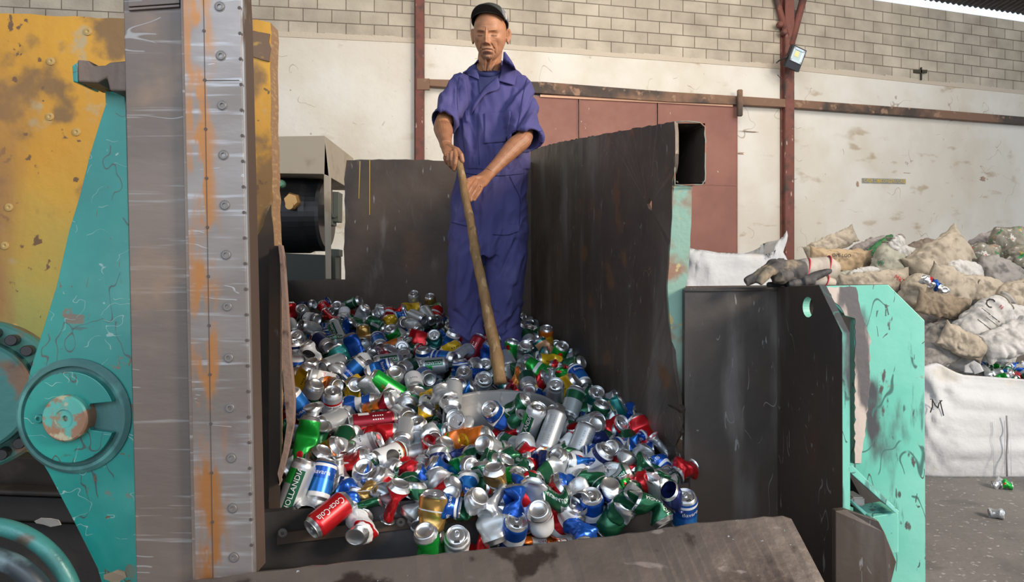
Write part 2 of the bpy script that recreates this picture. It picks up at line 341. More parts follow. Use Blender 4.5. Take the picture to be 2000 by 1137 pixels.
# ================================================================ the baling press
RUST = [((.09, .055, .038), 3, .58, .10, (1,1,.5)), ((.16, .08, .045), 9, .66, .06), ((.22, .21, .21), 22, .70, .04, (1,1,.25))]
m_dark = mat('dark_steel', (.070, .047, .034), .55, .25, base2=(.095, .066, .049), b2scale=2.2, layers=[((.035, .028, .026), 1.6, .60, .14), ((.15, .125, .11), 5, .72, .10, (2,2,.5)), ((.13, .065, .035), 2.2, .68, .07), ((.24, .23, .23), 40, .76, .03, (1,1,.2))], bump=.003, bscale=14)
m_side = mat('side_steel', (.078, .057, .043), .5, .3, base2=(.108, .083, .066), b2scale=1.6, layers=[((.19, .17, .155), 2.6, .64, .14, (2.2,2.2,.45)), ((.045, .034, .028), 1.7, .62, .12), ((.16, .085, .045), 6, .70, .04), ((.28, .27, .27), 50, .76, .03, (1,1,.2))], bump=.004, bscale=10, scratch=[((.24, .22, .20), 7, .004, .56, (1.6,1.6,.4)), ((.30, .19, .10), 12, .006, .62, (1,1,1))])
m_box = mat('gate_steel', (.085, .061, .047), .45, .3, base2=(.056, .046, .040), b2scale=1.8, layers=[((.125, .058, .032), 2.2, .64, .10, (1.6,1.6,.6)), ((.036, .038, .046), 1.3, .64, .14), ((.16, .14, .13), 3.5, .72, .10, (2,2,.4)), ((.24, .23, .23), 60, .76, .02, (1,1,.2))], bump=.002, bscale=16, scratch=[((.20, .19, .18), 8, .004, .58, (1.6,1,.4))])
m_colm = mat('worn_steel', (.200, .158, .135), .48, .3, base2=(.150, .118, .102), b2scale=2, layers=[((.115, .095, .092), 2.2, .60, .14), ((.27, .24, .225), 26, .70, .06, (.14,1,4)), ((.25, .17, .12), 4, .68, .08)], scratch=[((.30, .28, .27), 6, .004, .57, (.4,1,1.4))], bump=.0008, bscale=30, stretch=(.6,1,1.6))
m_guide = mat('guide_steel', (.30, .265, .25), .38, .55, base2=(.20, .165, .145), b2scale=2.5, band=((.40, .17, .055), .062, .050, .0276), scratch=[((.42, .41, .41), 9, .004, .57, (.3,1,1.6))], layers=[((.40, .385, .39), 24, .67, .08, (.16,1,3)), ((.17, .13, .12), 4, .64, .08)], bump=.0006, bscale=30, stretch=(.6,1,1.6))
m_gun = mat('grey_socket', (.20, .18, .17), .5, .5)
TG = (.010, .225, .19)
m_teal = mat('green_paint', TG, .33, 0, base2=(.016, .285, .235), b2scale=3, coat=.5, layers=[((.20, .13, .085), 11, .72, .015), ((.05, .12, .11), 16, .74, .02, (.6,1,1.6)), ((.09, .40, .33), 2.5, .70, .14)], bump=.0012, bscale=26, scratch=[((.06, .09, .08), 8, .006, .48, (1.3,1,.8)), ((.30, .45, .40), 11, .004, .50, (1,1,1.4)), ((.16, .09, .05), 14, .014, .60, (1.5,1,.7))])
m_teal2 = mat('green_paint_worn', (.11, .44, .35), .42, 0, base2=(.19, .53, .43), b2scale=2.2, scratch=[((.05, .14, .12), 7, .008, .50, (1,1,.5)), ((.06, .08, .07), 16, .012, .57, (1,1,.35))], layers=[((.40, .64, .56), 1.6, .58, .14), ((.060, .062, .068), 3.2, .655, .05, (2.2,1,.7)), ((.07, .20, .17), 9, .70, .03, (2,1,.35)), ((.08, .07, .07), 24, .73, .02, (1,1,.4)), ((.30, .14, .10), 12, .76, .02)], bump=.001, bscale=30)
m_peel = mat('peeled_primer', (.56, .47, .42), .6, .1, layers=[((.11, .10, .105), 5, .62, .04, (2,1,.5))], bump=.0015)
m_yell = mat('yellow_paint', (.58, .285, .014), .5, base2=(.50, .235, .014), b2scale=2.2, grad=[((.22, .27, .075), .45, 1.15), ((.09, .055, .03), 1.66, 1.40)][:1],
   layers=[((.20, .105, .030), 5, .66, .05), ((.40, .30, .16), 9, .70, .05), ((.13, .065, .025), 24, .72, .02), ((.27, .13, .04), 1.5, .68, .10, (2,1,.5))], bump=.002, bscale=25)
m_edge = mat('cut_edge', (.26, .155, .085), .75, layers=[((.36, .24, .12), 30, .6, .1, (1,1,3))], bump=.003, bscale=60)
m_pink = mat('liner_edge', (.30, .20, .16), .6, .2, layers=[((.10, .06, .05), 20, .62, .08)], bump=.003, bscale=50)
m_void = mat('greasy_black', (.018, .015, .014), .6, .2, layers=[((.05, .04, .035), 5, .62, .08)], bump=.004, bscale=12)
def pp(l): return [P(*q) for q in l]
# --- yellow side frame plate
pl = pp([(-160, 22, 2.1), (0, 26, 2.1), (60, 27, 2.1), (120, 32, 2.1), (240, 36, 2.1), (420, 37, 2.1), (480, 40, 2.1), (500, 38, 2.1), (528, 44, 2.1), (528, 250, 2.1), (536, 480, 2.1), (538, 560, 2.1), (536, 1010, 2.1), (-160, 1010, 2.1)])
t = thing('side_frame_plate', P(200, 1010, 2.12), 'big yellow painted steel side plate of the press, fading to green, left of the worker', 'press plate')
bm = BM(); slab(bm, ragged(pl, .035, .003, seed=3, only=range(0, 12)), (0, .07, 0), side_mi=1); obj('plate', bm, [m_yell, m_edge], t)
bm = BM(); slab(bm, ragged(pp([(481, 60, 2.095), (527, 66, 2.095), (526, 120, 2.095), (481, 108, 2.095)]), .02, .004, seed=8), (0, .004, 0)); obj('bare_patch', bm, mat('brown_bare', (.17, .10, .06), .6, .3, layers=[((.45, .26, .06), 12, .6, .04, (1,1,2.5))]), t)
bm = BM(); slab(bm, ragged(pp([(497, 470, 2.09), (515, 440, 2.09), (529, 400, 2.09), (538, 500, 2.09), (548, 560, 2.09), (546, 1005, 2.09), (497, 1005, 2.09)]), .03, .004, seed=18), (0, .004, 0)); obj('grimy_shade_liner', bm, mat('shade_grime', (.030, .020, .015), .7, .1, layers=[((.055, .035, .022), 5, .6, .1)]), t)  # added dark sheet: shade beside the column, with grime, put into its colour
for k, (px, py) in enumerate(((100, 120), (150, 258), (18, 405), (28, 640), (10, 480), (35, 700), (172, 62), (98, 228))):
    bm = BM(); lathe(bm, P(px, py, 2.1), (0, -1, 0), [(.013, -.002), (.012, .003), (.006, .004), (0, .001)], 12); obj('rivet', bm, mat('rivet_grey', (.42, .27, .09), .6, .1), t)
# --- green tapering arm plate with round pivot boss
arm = [(205, 178), (244, 178), (268, 1160), (205, 1160), (190, 1110), (150, 1030), (95, 925), (62, 870), (45, 830), (45, 790), (58, 725), (82, 650), (110, 560), (135, 450), (155, 385), (176, 300), (196, 235), (206, 205)]
d0 = 1.56
t = thing('pivot_arm_plate', P(205, 1160, d0+.02), 'tapering turquoise green steel arm plate with scratched paint beside the column', 'press arm')
bm = BM(); slab(bm, pp([(x, y, d0) for x, y in arm]), (0, .04, 0)); bevel(obj('plate', bm, m_teal, t), .0015)
C = P(146, 812, d0); px = d0/F
bm = BM(); lathe(bm, C, (0, -1, 0), [(112*px, -.002), (112*px, .004), (104*px, .012), (98*px, .012), (96*px, .002), (0, .002)], 64); obj('seat_ring', bm, mat('grimy_green', (.06, .16, .15), .5, layers=[((.10, .30, .27), 8, .58, .06)], bump=.002), t, True).data.shade_flat()
bm = BM()                                  # keeper disc with a notch to the right
o_ = []; 
for k in range(61):
    a = math.radians(20+320*k/60); o_.append(C+Vector((88*px*math.cos(a), -.004, 88*px*math.sin(a))))
a1 = o_[-1]; a0 = o_[0]
o_ += [C+Vector((40*px, -.004, -24*px)), C+Vector((34*px, -.004, 0)), C+Vector((40*px, -.004, 26*px))]
slab(bm, o_, (0, -.016, 0)); ks = bevel(obj('keeper_disc', bm, m_teal, t), .0015)
bm = BM(); lathe(bm, C, (0, -1, 0), [(44*px, 0), (44*px, .034), (41*px, .038), (18*px, .038), (17*px, .035), (6*px, .035), (5*px, .028), (0, .028)], 48); obj('pivot_pin', bm, mat('pin_paint', (.09, .36, .31), .5, .1, layers=[((.28, .15, .09), 14, .52, .03), ((.42, .38, .25), 22, .68, .03)], bump=.001), t)
obj('screw', bolt_bm(C+Vector((-56*px, -.02, -2*px)), (0, -1, 0), 8*px, .006), m_teal, t)
# --- steel lug above the arm
t = thing('steel_lug', P(190, 185, 1.52), 'rough brown steel lug sticking out left of the column', 'lug')
lg = [(150, 116), (172, 118), (182, 128), (205, 127), (215, 121), (246, 118), (246, 178), (214, 177), (212, 168), (208, 152), (190, 162), (152, 160)]
bm = BM(); slab(bm, pp([(x, y, 1.50) for x, y in lg]), (0, .09, 0)); bevel(obj('block', bm, mat('lug_steel', (.19, .135, .105), .6, .3, layers=[((.10, .06, .045), 12, .55, .08, (1,1,.3))], bump=.006, bscale=16), t), .004)
bm = BM(); slab(bm, pp([(x, y, 1.53) for x, y in ((140, 128), (152, 120), (152, 162), (142, 160))]), (0, .08, 0)); bevel(obj('end_face', bm, m_teal, t), .003)
# --- vertical column with guide plate and socket screws
dc = 1.45
t = thing('press_column', P(380, 1160, dc+.05), 'tall worn steel column with a row of socket screws, front left of the press', 'press column')
bm = BM(); slab(bm, pp([(240, -40, dc+.012), (352, -40, dc+.012), (378, 1165, dc+.012), (267, 1165, dc+.012)]), (0, .10, 0)); bevel(obj('back_web', bm, m_colm, t), .002)
bm = BM(); slab(bm, pp([(351, -40, dc), (468, -40, dc), (494, 1125, dc), (377, 1165, dc)]), (0, .024, 0)); bevel(obj('guide_plate', bm, m_guide, t), .002)
bm = BM(); slab(bm, pp([(352, -40, dc-.0012), (356, -40, dc-.0012), (383, 1165, dc-.0012), (377, 1165, dc-.0012)]), (0, .002, 0)); obj('weld_step', bm, m_colm, t)
bm = BM(); slab(bm, pp([(396, -40, dc-.0008), (397.2, -40, dc-.0008), (417, 1150, dc-.0008), (415.6, 1150, dc-.0008)]), (0, .0012, 0)); obj('seam', bm, mat('seam_dark', (.10, .075, .065), .6, .4), t)
bm = BM(); slab(bm, pp([(396, 156.5, dc-.0008), (467, 156, dc-.0008), (467, 157.3, dc-.0008), (396, 158, dc-.0008)]), (0, .0012, 0)); obj('joint', bm, MATS['seam_dark'], t)
bm = BM(); slab(bm, pp([(250, 15, dc+.006), (350, 8, dc+.006), (350, 13, dc+.006), (250, 20, dc+.006)]), (0, .01, 0)); slab(bm, pp([(250, -40, dc+.004), (350, -40, dc+.004), (350, 6, dc+.004), (250, 13, dc+.004)]), (0, .01, 0)); bevel(obj('head_block', bm, m_colm, t), .001)
bm = BM(); slab(bm, pp([(468.5, -40, dc+.003), (473, -40, dc+.003), (498, 1121, dc+.003), (494.5, 1121, dc+.003)]), (0, .05, 0)); obj('shear_blade', bm, mat('blade_edge', (.36, .33, .31), .4, .7, layers=[((.15, .10, .07), 20, .6, .05, (1,1,.3))]), t)
bm = BM(); slab(bm, pp([(474, -40, dc+.012), (478, 40, dc+.012), (504, 1116, dc+.012), (498.5, 1118, dc+.012)]), (0, .045, 0)); obj('shear_backing', bm, mat('backing', (.13, .09, .07), .5, .5), t)
for k in range(12):
    y = [13, 109, 206, 303, 401, 498, 599, 699, 797, 895, 993, 1089][k]; x = 429+(y-13)*.026
    obj('socket_screw', bolt_bm(P(x, y, dc), (0, -1, 0), 8.6*dc/F, .0016), [m_gun], t)
for k in range(11):
    y = 60+k*96; x = 397+(y*.0175)
    bm = BM(); lathe(bm, P(x, y, dc-.001), (0, -1, 0), [(3.2*dc/F, 0), (3.0*dc/F, .0006), (0, .0006)], 12); obj('locating_hole', bm, MATS['seam_dark'], t)
for k in range(22):
    y = 15+k*50; x = 467+(y*.0225)
    bm = BM(); lathe(bm, P(x, y, dc-.0005), (0, -1, 0), [(3.4*dc/F, 0), (3.0*dc/F, .0006), (0, .0006)], 10); obj('edge_notch', bm, MATS['seam_dark'], t)
# --- round cylinder flange with bolt ring at the far left
t = thing('cylinder_flange', P(-60, 930, 1.8), 'round green cylinder flange ringed with dark bolts at the left edge', 'flange')
C = P(-62, 775, 1.74); px = 1.74/F; ax = Vector((.42, -.9, .05))
bm = BM(); lathe(bm, C, ax, [(150*px, -.10), (150*px, -.03), (144*px, -.02), (112*px, -.02), (110*px, .03), (104*px, .036), (60*px, .036), (0, .036)], 64); obj('disc', bm, mat('flange_paint', (.055, .20, .18), .5, .1, layers=[((.20, .115, .07), 7, .58, .04), ((.02, .02, .02), 5, .62, .06)], bump=.002), t)
axn = ax.normalized(); u = axn.orthogonal().normalized(); v = axn.cross(u)
for k in range(24):
    a = 2*PI*k/24; c = C+u*(129*px*math.cos(a))+v*(129*px*math.sin(a))
    bm = BM(); lathe(bm, c, ax, [(11*px, -.022), (11*px, .022), (9.5*px, .026), (0, .026)], 14); obj('bolt', bm, mat('black_bolt', (.045, .040, .042), .4, .5), t)
# --- dark beams and hoses bottom left
t = thing('base_beams', P(100, 1137, 1.95), 'greasy dark steel base beams under the green arm', 'base beam')
for y0, y1, dd in ((885, 950, 1.98), (952, 962, 1.90), (963, 1012, 1.94), (1013, 1200, 1.99)):
    bm = BM(); slab(bm, pp([(-150, y0, dd), (232, y0+14, dd), (232, y1+14, dd), (-150, y1, dd)]), (0, .06, 0)); bevel(obj('beam', bm, m_void, t), .006)
for k, (cx, cy, rr, th, mm) in enumerate(((-30, 1205, 178, 17, mat('green_hose', (.045, .20, .19), .38, .1, layers=[((.10, .07, .05), 9, .62, .05), ((.02, .03, .03), 4, .56, .08)], bump=.002)), (-45, 1235, 150, 20, mat('black_hose', (.03, .04, .048), .35, .1, layers=[((.10, .15, .17), 8, .66, .04)])))):
    dd = 1.50+k*-.06; pts = [P(cx+rr*math.cos(a), cy-rr*math.sin(a), dd) for a in [PI*1.02*j/40-.05 for j in range(41)]]
    bm = BM(); tube(bm, pts, th*dd/F, 16); tag(obj('hydraulic_hose', bm, mm), ['thick green painted bent hydraulic pipe, bottom left corner', 'thick black bent hydraulic pipe inside the green one, bottom left corner'][k], 'pipe')
for k, (px_, py_, sx, sy, lb) in enumerate(((95, 1020, 34, 10, 'torn paper scrap lying beneath the green arm'), (226, 1128, 26, 16, 'brown cardboard scrap wedged at the foot of the green arm'))):
    dd = 1.80 if k == 0 else 1.50; rr = random.Random(k+4); bm = BM()
    pts = [P(px_+sx*math.cos(a)*rr.uniform(.5, 1), py_-sy*math.sin(a)*rr.uniform(.5, 1), dd-.01*math.sin(a)) for a in [2*PI*j/9 for j in range(9)]]
    slab(bm, pts, (0, .003, 0)); tag(obj('paper_scrap' if k == 0 else 'cardboard_scrap', bm, mat('scrap%d' % k, (.5, .46, .42) if k == 0 else (.36, .27, .18), .8)), lb, 'scrap')
# --- charging box: left liner, back wall, floor, lip
def zfloor(d): return EYE-.66+(d-1.8)*(.66-.25)/(4.25-1.8)
t = thing('charging_box', P(900, 800, 3), 'dark steel charging box of the press holding the cans, floor, lip and walls', 'press box')
ln = [(549, 478), (553, 500), (560, 600), (566, 700), (574, 780), (573, 830), (563, 880), (552, 925), (544, 948)]
A = [P(x, y, 1.80) for x, y in ln]; B = [P(x, y, 1.80) for x, y in [(547, 948), (542, 925), (553, 880), (560, 830), (556, 780), (551, 700), (552, 600), (546, 500), (543, 478)]]
bm = BM(); slab(bm, A+B, (-.010, .05, 0)); obj('liner_edge', bm, m_pink, t)
bm = BM(); q = [P(547, 480, 1.83), P(547, 1010, 1.83), Vector((-1.42, 4.3, zfloor(4.3)-.1)), Vector((-1.42, 4.3, EYE+.02))]; slab(bm, q, (-.03, 0, 0)); obj('left_wall', bm, m_dark, t)
rw = pp([(480, 547, 4.3), (674, 547, 4.3), (672, 500, 4.3), (674, 420, 4.3), (672, 350, 4.3), (675, 330, 4.3), (677, 313, 4.3), (740, 311, 4.3), (875, 314, 4.3), (1060, 318, 4.3), (1060, 680, 4.3), (480, 680, 4.3)])
bm = BM(); slab(bm, ragged(rw, .04, .004, seed=6, only=range(1, 9)), (0, .03, 0)); obj('back_wall', bm, m_dark, t)
bm = BM()
for x, y0, y1, k in ((702, 315, 388, 1), (721, 313, 420, 0)): slab(bm, pp([(x, y0, 4.296), (x+2, y0, 4.296), (x+1.4-k*2, y1, 4.296), (x-k*2, y1, 4.296)]), (0, .003, 0))
obj('paint_drip', bm, mat('drip', (.42, .26, .05), .6), t)
bm = BM(); slab(bm, [Vector((-.62, 1.80, zfloor(1.8)-.005)), P(1345, 945, 2.06), Vector((.62, 2.3, zfloor(2.3))), Vector((.2, 4.33, zfloor(4.33))), Vector((-1.5, 4.33, zfloor(4.33)))], (0, 0, -.03)); obj('floor_plate', bm, m_dark, t)
lip = pp([(500, 1003, 1.79), (640, 990, 1.84), (840, 975, 1.90), (1100, 958, 1.98), (1345, 943, 2.06), (1345, 1150, 2.06), (500, 1200, 1.79)])
bm = BM(); slab(bm, lip, (0, .03, 0)); obj('front_sill', bm, mat('sill_steel', (.055, .052, .055), .5, .4, layers=[((.11, .10, .105), 4, .60, .10, (1,1,.7)), ((.03, .025, .022), 2, .6, .1)], bump=.002, bscale=20), t)
for x, y, dd in ((552, 1041, 1.797), (783, 1020, 1.87), (1267, 972, 2.025), (1330, 965, 2.05), (950, 1010, 1.925)):
    obj('sill_screw', bolt_bm(P(x, y, dd), (.1, -1, 0), .0095, .001), [m_gun], t)
bm = BM(); slab(bm, [P(500, 1110, 1.78), P(1345, 1080, 2.04), P(1345, 1080, 1.75)+Vector((0, 0, -.12)), P(500, 1130, 1.55)+Vector((0, 0, -.12))], (0, 0, -.02)); obj('chute_bottom', bm, m_void, t)
# --- right side wall with torn top tube
RF, RB = Vector((.508, 2.10)), Vector((.115, 4.33))
def rwp(px, py):        # point of the side wall plane seen at this pixel
    k = (px-1000)/F; dx, dy = RB.x-RF.x, RB.y-RF.y; s = (k*RF.y-RF.x)/(dx-k*dy); d = RF.y+dy*s; return P(px, py, d)
t = thing('side_wall_panel', rwp(1180, 860), 'tall dark scuffed steel side wall behind the shovel, topped by an open square tube', 'press wall')
o_ = [rwp(x, y) for x, y in [(1036, 293), (1090, 278), (1200, 258), (1317, 237), (1319, 300), (1313, 362), (1311, 450), (1303, 560), (1310, 640), (1316, 720), (1326, 790), (1333, 800), (1325, 830), (1330, 845), (1316, 870), (1322, 895), (1300, 905), (1180, 860), (1036, 760)]]
hole = [rwp(x, y) for x, y in [(1268, 387), (1273, 393), (1273, 413), (1267, 408), (1263, 398)]][::-1]
gr = []
bm = BM(); slab(bm, ragged(o_, .03, .0025, seed=9, only=range(0, 18)), (.012, .006, 0), holes=[hole]); sw = obj('sheet', bm, m_side, t)
# square tube running back along the top, open end towards the viewer
def sq(c0, c1, W, H, th, ext):
    bm = BM(); a = []
    for i, (w_, h_) in enumerate(((W, H), (W-th, H-th))):
        ring = [Vector((sx*w_/2, 0, sz*h_/2)) for sx, sz in ((-1, -1), (1, -1), (1, 1), (-1, 1))]
        a.append(ring)
    r_ = random.Random(3); vs = [[bm.verts.new(c+q*(1 if j == 0 else ext)) for q in ring] for ring in a for j, c in enumerate((c0, c1))]
    o0, o1, i0, i1 = vs
    for k in range(4):
        j = (k+1) % 4
        bm.faces.new((o0[k], o0[j], o1[j], o1[k])); bm.faces.new((i0[k], i0[j], i1[j], i1[k])); bm.faces.new((o0[k], o0[j], i0[j], i0[k])); bm.faces.new((o1[k], o1[j], i1[j], i1[k]))
    return bm
c0 = P(1348, 300, 2.13); 
bm = sq(c0, c0+Vector((-.385, 2.2, .10)), 58*2.13/F, 118*2.13/F, .006, 1.0)
bmesh.ops.bevel(bm, geom=[e for e in bm.edges if abs((e.verts[0].co-e.verts[1].co).y) > 1], offset=.006, segments=3, affect='EDGES')
obj('top_tube', bm, [m_side], t)
bm = BM(); pr = pp([(1318, 239, 2.126), (1345, 237, 2.126), (1368, 240, 2.126), (1377, 248, 2.126), (1377, 352, 2.126), (1371, 361, 2.126), (1318, 361, 2.126)]); tube(bm, ragged(pr, .02, .0018, seed=2)+[pr[0]], .0022, 6); obj('cut_rim', bm, mat('rim_green', (.24, .27, .22), .6, .2, layers=[((.30, .15, .10), 20, .55, .06)]), t)
bm = BM(); slab(bm, ragged(pp([(1315, 362, 2.14), (1351, 364, 2.14), (1350, 440, 2.14), (1344, 540, 2.14), (1336, 570, 2.14), (1336, 700, 2.14), (1338, 790, 2.14), (1325, 800, 2.14), (1310, 640, 2.14), (1304, 560, 2.14), (1311, 450, 2.14)]), .03, .001, seed=5), (0, .02, 0)); obj('end_flange', bm, mat('flange_green', (.22, .36, .29), .55, .1, layers=[((.27, .15, .10), 6, .56, .05), ((.45, .36, .16), 20, .73, .02)], grad=[((.15, .11, .085), .13, .48)], bump=.002), t)
bm = BM(); slab(bm, ragged([rwp(x, y)+Vector((-.004, -.012, 0)) for x, y in ((1305, 790), (1332, 806), (1334, 824), (1318, 872), (1300, 852), (1296, 815))], .012, .002, seed=4), (.004, .004, 0)); obj('torn_flap', bm, m_side, t)
# --- dark gate box on the right
t = thing('gate_panel', P(1480, 1137, 2.0), 'dark rusty steel gate panel with a round lifting hole, right of the cans', 'press gate')
bm = BM(); slab(bm, pp([(1337, 565, 2.10), (1522, 562, 2.12), (1524, 1200, 2.12), (1337, 1200, 2.10)]), (0, .03, 0)); bevel(obj('inner_panel', bm, m_box, t), .002)
gp = pp([(1519, 562, 2.11), (1600, 558, 1.872), (1645, 650, 1.757), (1646, 1010, 1.757), (1646, 1200, 1.757), (1521, 1200, 2.11)])
n_ = Vector((.35, .028, 0)).normalized(); HC = P(1578, 600, 1.93); e1 = (gp[1]-gp[0]); e1.z = 0; e1.normalize()
hl = [HC+e1*(.029*math.cos(2*PI*k/24))+Vector((0, 0, .029*math.sin(2*PI*k/24))) for k in range(24)]
bm = BM(); slab(bm, gp, n_*.02, holes=[hl], side_mi=1); obj('outer_plate', bm, [m_box, m_teal2], t)
bm = BM(); tube(bm, [P(1338, 568, 2.095), P(1520, 566, 2.11)], .002, 6); obj('weld_bead', bm, mat('weld', (.13, .11, .10), .5, .4, bump=.003), t)
bm = BM(); slab(bm, pp([(1337, 562, 2.10), (1522, 561, 2.12), (1600, 557, 1.875), (1610, 556, 1.9), (1600, 556, 2.3), (1335, 559, 2.3)]), (0, 0, -.006)); obj('top_edge', bm, m_box, t)
# --- green end plate
t = thing('end_plate', P(1730, 1180, 1.97), 'large mint green painted steel end plate with clipped corner and black grime, right side', 'press plate')
bm = BM(); dd = 1.96
slab(bm, pp([(x, y, dd) for x, y in ((1598, 559), (1735, 556), (1806, 626), (1808, 1200), (1648, 1200), (1648, 905), (1669, 905), (1669, 622), (1652, 618))]), (0, .03, 0)); bevel(obj('plate', bm, m_teal2, t), .002)
bm = BM(); slab(bm, ragged(pp([(1612, 562, dd-.003), (1640, 560, dd-.003), (1672, 561, dd-.003), (1686, 620, dd-.003), (1700, 660, dd-.003), (1698, 760, dd-.003), (1690, 850, dd-.003), (1682, 905, dd-.003), (1670, 905, dd-.003), (1670, 622, dd-.003), (1650, 616, dd-.003)]), .012, .003, seed=12), (0, .003, 0)); obj('peeled_area', bm, m_peel, t)
bm = BM(); slab(bm, pp([(1560, 562, 2.35), (1715, 560, 2.35), (1715, 1180, 2.35), (1560, 1180, 2.35)]), (0, .02, 0)); obj('rear_plate', bm, m_void, t)
bm = BM(); slab(bm, pp([(1600, 558, 1.965), (1733, 555.5, 1.965), (1660, 555.5, 2.36), (1570, 556, 2.36)]), (0, 0, -.01)); obj('top_plate', bm, m_box, t)
# --- latch bracket
t = thing('latch_bracket', P(1700, 1137, 1.8), 'green welded latch bracket with a triangular pocket low on the green end plate', 'bracket')
dd = 1.80
bm = BM(); slab(bm, pp([(1647, 912, dd), (1664, 908, dd), (1757, 1000, 1.72), (1750, 1004, 1.72)]), (.01, .10, .006)); bevel(obj('sloping_bar', bm, m_teal2, t), .002)
bm = BM(); slab(bm, pp([(1651, 914, 1.90), (1745, 1000, 1.86), (1700, 1006, 1.86), (1651, 985, 1.9)]), (0, .01, 0)); obj('pocket_back', bm, m_void, t)
bm = BM(); slab(bm, pp([(1650, 965, 1.80), (1698, 1006, 1.75), (1693, 1010, 1.75), (1650, 972, 1.80)]), (0, .02, 0)); obj('inner_bar', bm, m_teal2, t)
bm = BM(); slab(bm, pp([(1700, 1010, 1.73), (1756, 1001, 1.73), (1756, 1080, 1.73), (1735, 1084, 1.73), (1700, 1050, 1.73)]), (0, .09, 0)); bevel(obj('front_box', bm, m_teal2, t), .003)
bm = BM(); box(bm, P(1665, 0, 1.8).x, 1.80, P(0, 990, 1.8).z, P(1690, 0, 1.8).x, 1.86, P(0, 972, 1.8).z, bev=.004); obj('pin_block', bm, m_peel, t)
bm = BM(); slab(bm, pp([(1632, 998, 1.66), (1652, 996, 1.66), (1716, 1018, 1.64), (1728, 1040, 1.64), (1751, 1098, 1.64), (1738, 1150, 1.64), (1700, 1300, 1.64), (1632, 1300, 1.66)]), (0, .02, 0)); bevel(obj('cheek_plate', bm, m_box, t), .002)
# --- lowered front flap in the foreground
t = thing('front_flap', P(1000, 1250, 1.55), 'scraped grey brown steel flap with ragged edge along the bottom, cans falling behind it', 'press flap')
te = [(330, 1142, 1.40), (512, 1117, 1.45), (700, 1097, 1.50), (900, 1079, 1.55), (1080, 1060, 1.60), (1240, 1042, 1.65), (1360, 1022, 1.68), (1528, 1008, 1.72), (1546, 1014, 1.72)]
bt = [(1640, 1150, 1.60), (1700, 1300, 1.45), (300, 1400, 1.2)]
def fl3(l): return [P(*q) for q in l]
top = ragged(fl3(te), .025, .0022, closed=False, seed=14); 
m_flap = mat('flap_steel', (.135, .112, .10), .45, .4, base2=(.10, .082, .075), b2scale=5, layers=[((.035, .025, .022), 6, .66, .03), ((.055, .042, .038), 2.6, .60, .10), ((.22, .19, .18), 24, .75, .04, (.4,1,1)), ((.42, .50, .56), 60, .80, .02)], bump=.003, bscale=22)
bm = BM()
n = len(top); bots = []
for i in range(n):
    f_ = i/(n-1); bots.append(Vector(P(250, 1420, 1.15)).lerp(P(1690, 1290, 1.48), f_))
f0 = [bm.verts.new(p) for p in top]; f1 = [bm.verts.new(p) for p in bots]; g0 = [bm.verts.new(p+Vector((.01, .028, -.008))) for p in top]; g1 = [bm.verts.new(p+Vector((0, .04, -.02))) for p in bots]
for i in range(n-1):
    bm.faces.new((f0[i], f0[i+1], f1[i+1], f1[i])); bm.faces.new((f0[i], g0[i], g0[i+1], f0[i+1])); bm.faces.new((g0[i], g1[i], g1[i+1], g0[i+1]))
obj('plate', bm, m_flap, t)
# --- hydraulic unit seen through the opening
t = thing('hydraulic_unit', P(600, 700, 5.2), 'hydraulic cylinder unit under a cream steel cover, seen through the opening behind the press', 'machine')
m_cream = mat('cream_cover', (.36, .31, .24), .7, layers=[((.26, .21, .15), 5, .6, .08)]); m_cyl = mat('black_cylinder', (.014, .014, .016), .35, .3); m_grn2 = mat('machine_grey_green', (.10, .11, .09), .6, .2)
bm = BM(); slab(bm, pp([(430, 268, 5.0), (634, 265, 5.0), (642, 345, 5.0), (630, 340, 5.0), (430, 337, 5.0)]), (0, .9, 0)); slab(bm, pp([(634, 265, 5.0), (645, 345, 5.0), (645, 545, 5.0), (636, 545, 5.0), (632, 360, 5.0)]), (0, .03, 0)); bevel(obj('cover', bm, m_cream, t), .004)
C = P(585, 415, 5.25)
bm = BM(); c0 = P(430, 420, 5.35); ln_ = .84; lathe(bm, c0, (1, 0, 0), [(0, 0), (.30, 0), (.30, ln_-.14), (.285, ln_-.10), (.285, ln_-.02), (.26, ln_), (0, ln_)], 48); obj('barrel', bm, m_cyl, t, True).data.shade_flat()
bm = BM(); lathe(bm, P(606, 420, 5.35), (1, 0, 0), [(0, 0), (.14, 0), (.14, .05), (.12, .07), (0, .07)], 32); obj('gland', bm, mat('bright_steel', (.42, .36, .32), .3, .8), t)
bm = BM(); lathe(bm, P(572, 393, 5.02), (0, -1, 0), [(.062, 0), (.062, .03), (.05, .05), (0, .05)], 6); lathe(bm, P(570, 403, 5.02), (0, -1, 0), [(.03, 0), (.03, .06), (0, .06)], 12); obj('brass_plug', bm, mat('brass', (.48, .27, .10), .35, .7), t)
bm = BM(); lathe(bm, P(551, 360, 5.0), (0, -1, 0), [(.03, 0), (.03, .03), (.02, .045), (0, .045)], 16); obj('gauge_knob', bm, mat('knob_green', (.10, .22, .15), .3, .5), t)
bm = BM(); slab(bm, pp([(540, 494, 5.1), (634, 498, 5.1), (634, 552, 5.1), (540, 552, 5.1)]), (0, .5, 0)); obj('cradle', bm, mat('cradle', (.028, .030, .025), .6), t)
for q in ([(650, 374), (662, 375), (661, 433), (650, 433)], [(643, 486), (662, 487), (662, 500), (655, 502), (656, 545), (643, 545)], [(638, 400), (650, 398), (650, 440), (638, 440)]):
    bm = BM(); slab(bm, pp([(x, y, 5.3) for x, y in q]), (0, .12, 0)); bevel(obj('bracket', bm, m_grn2, t), .004)
bm = BM(); lathe(bm, P(654, 421, 5.29), (0, -1, 0), [(.02, 0), (.02, .02), (0, .02)], 6); obj('nut', bm, m_grn2, t)
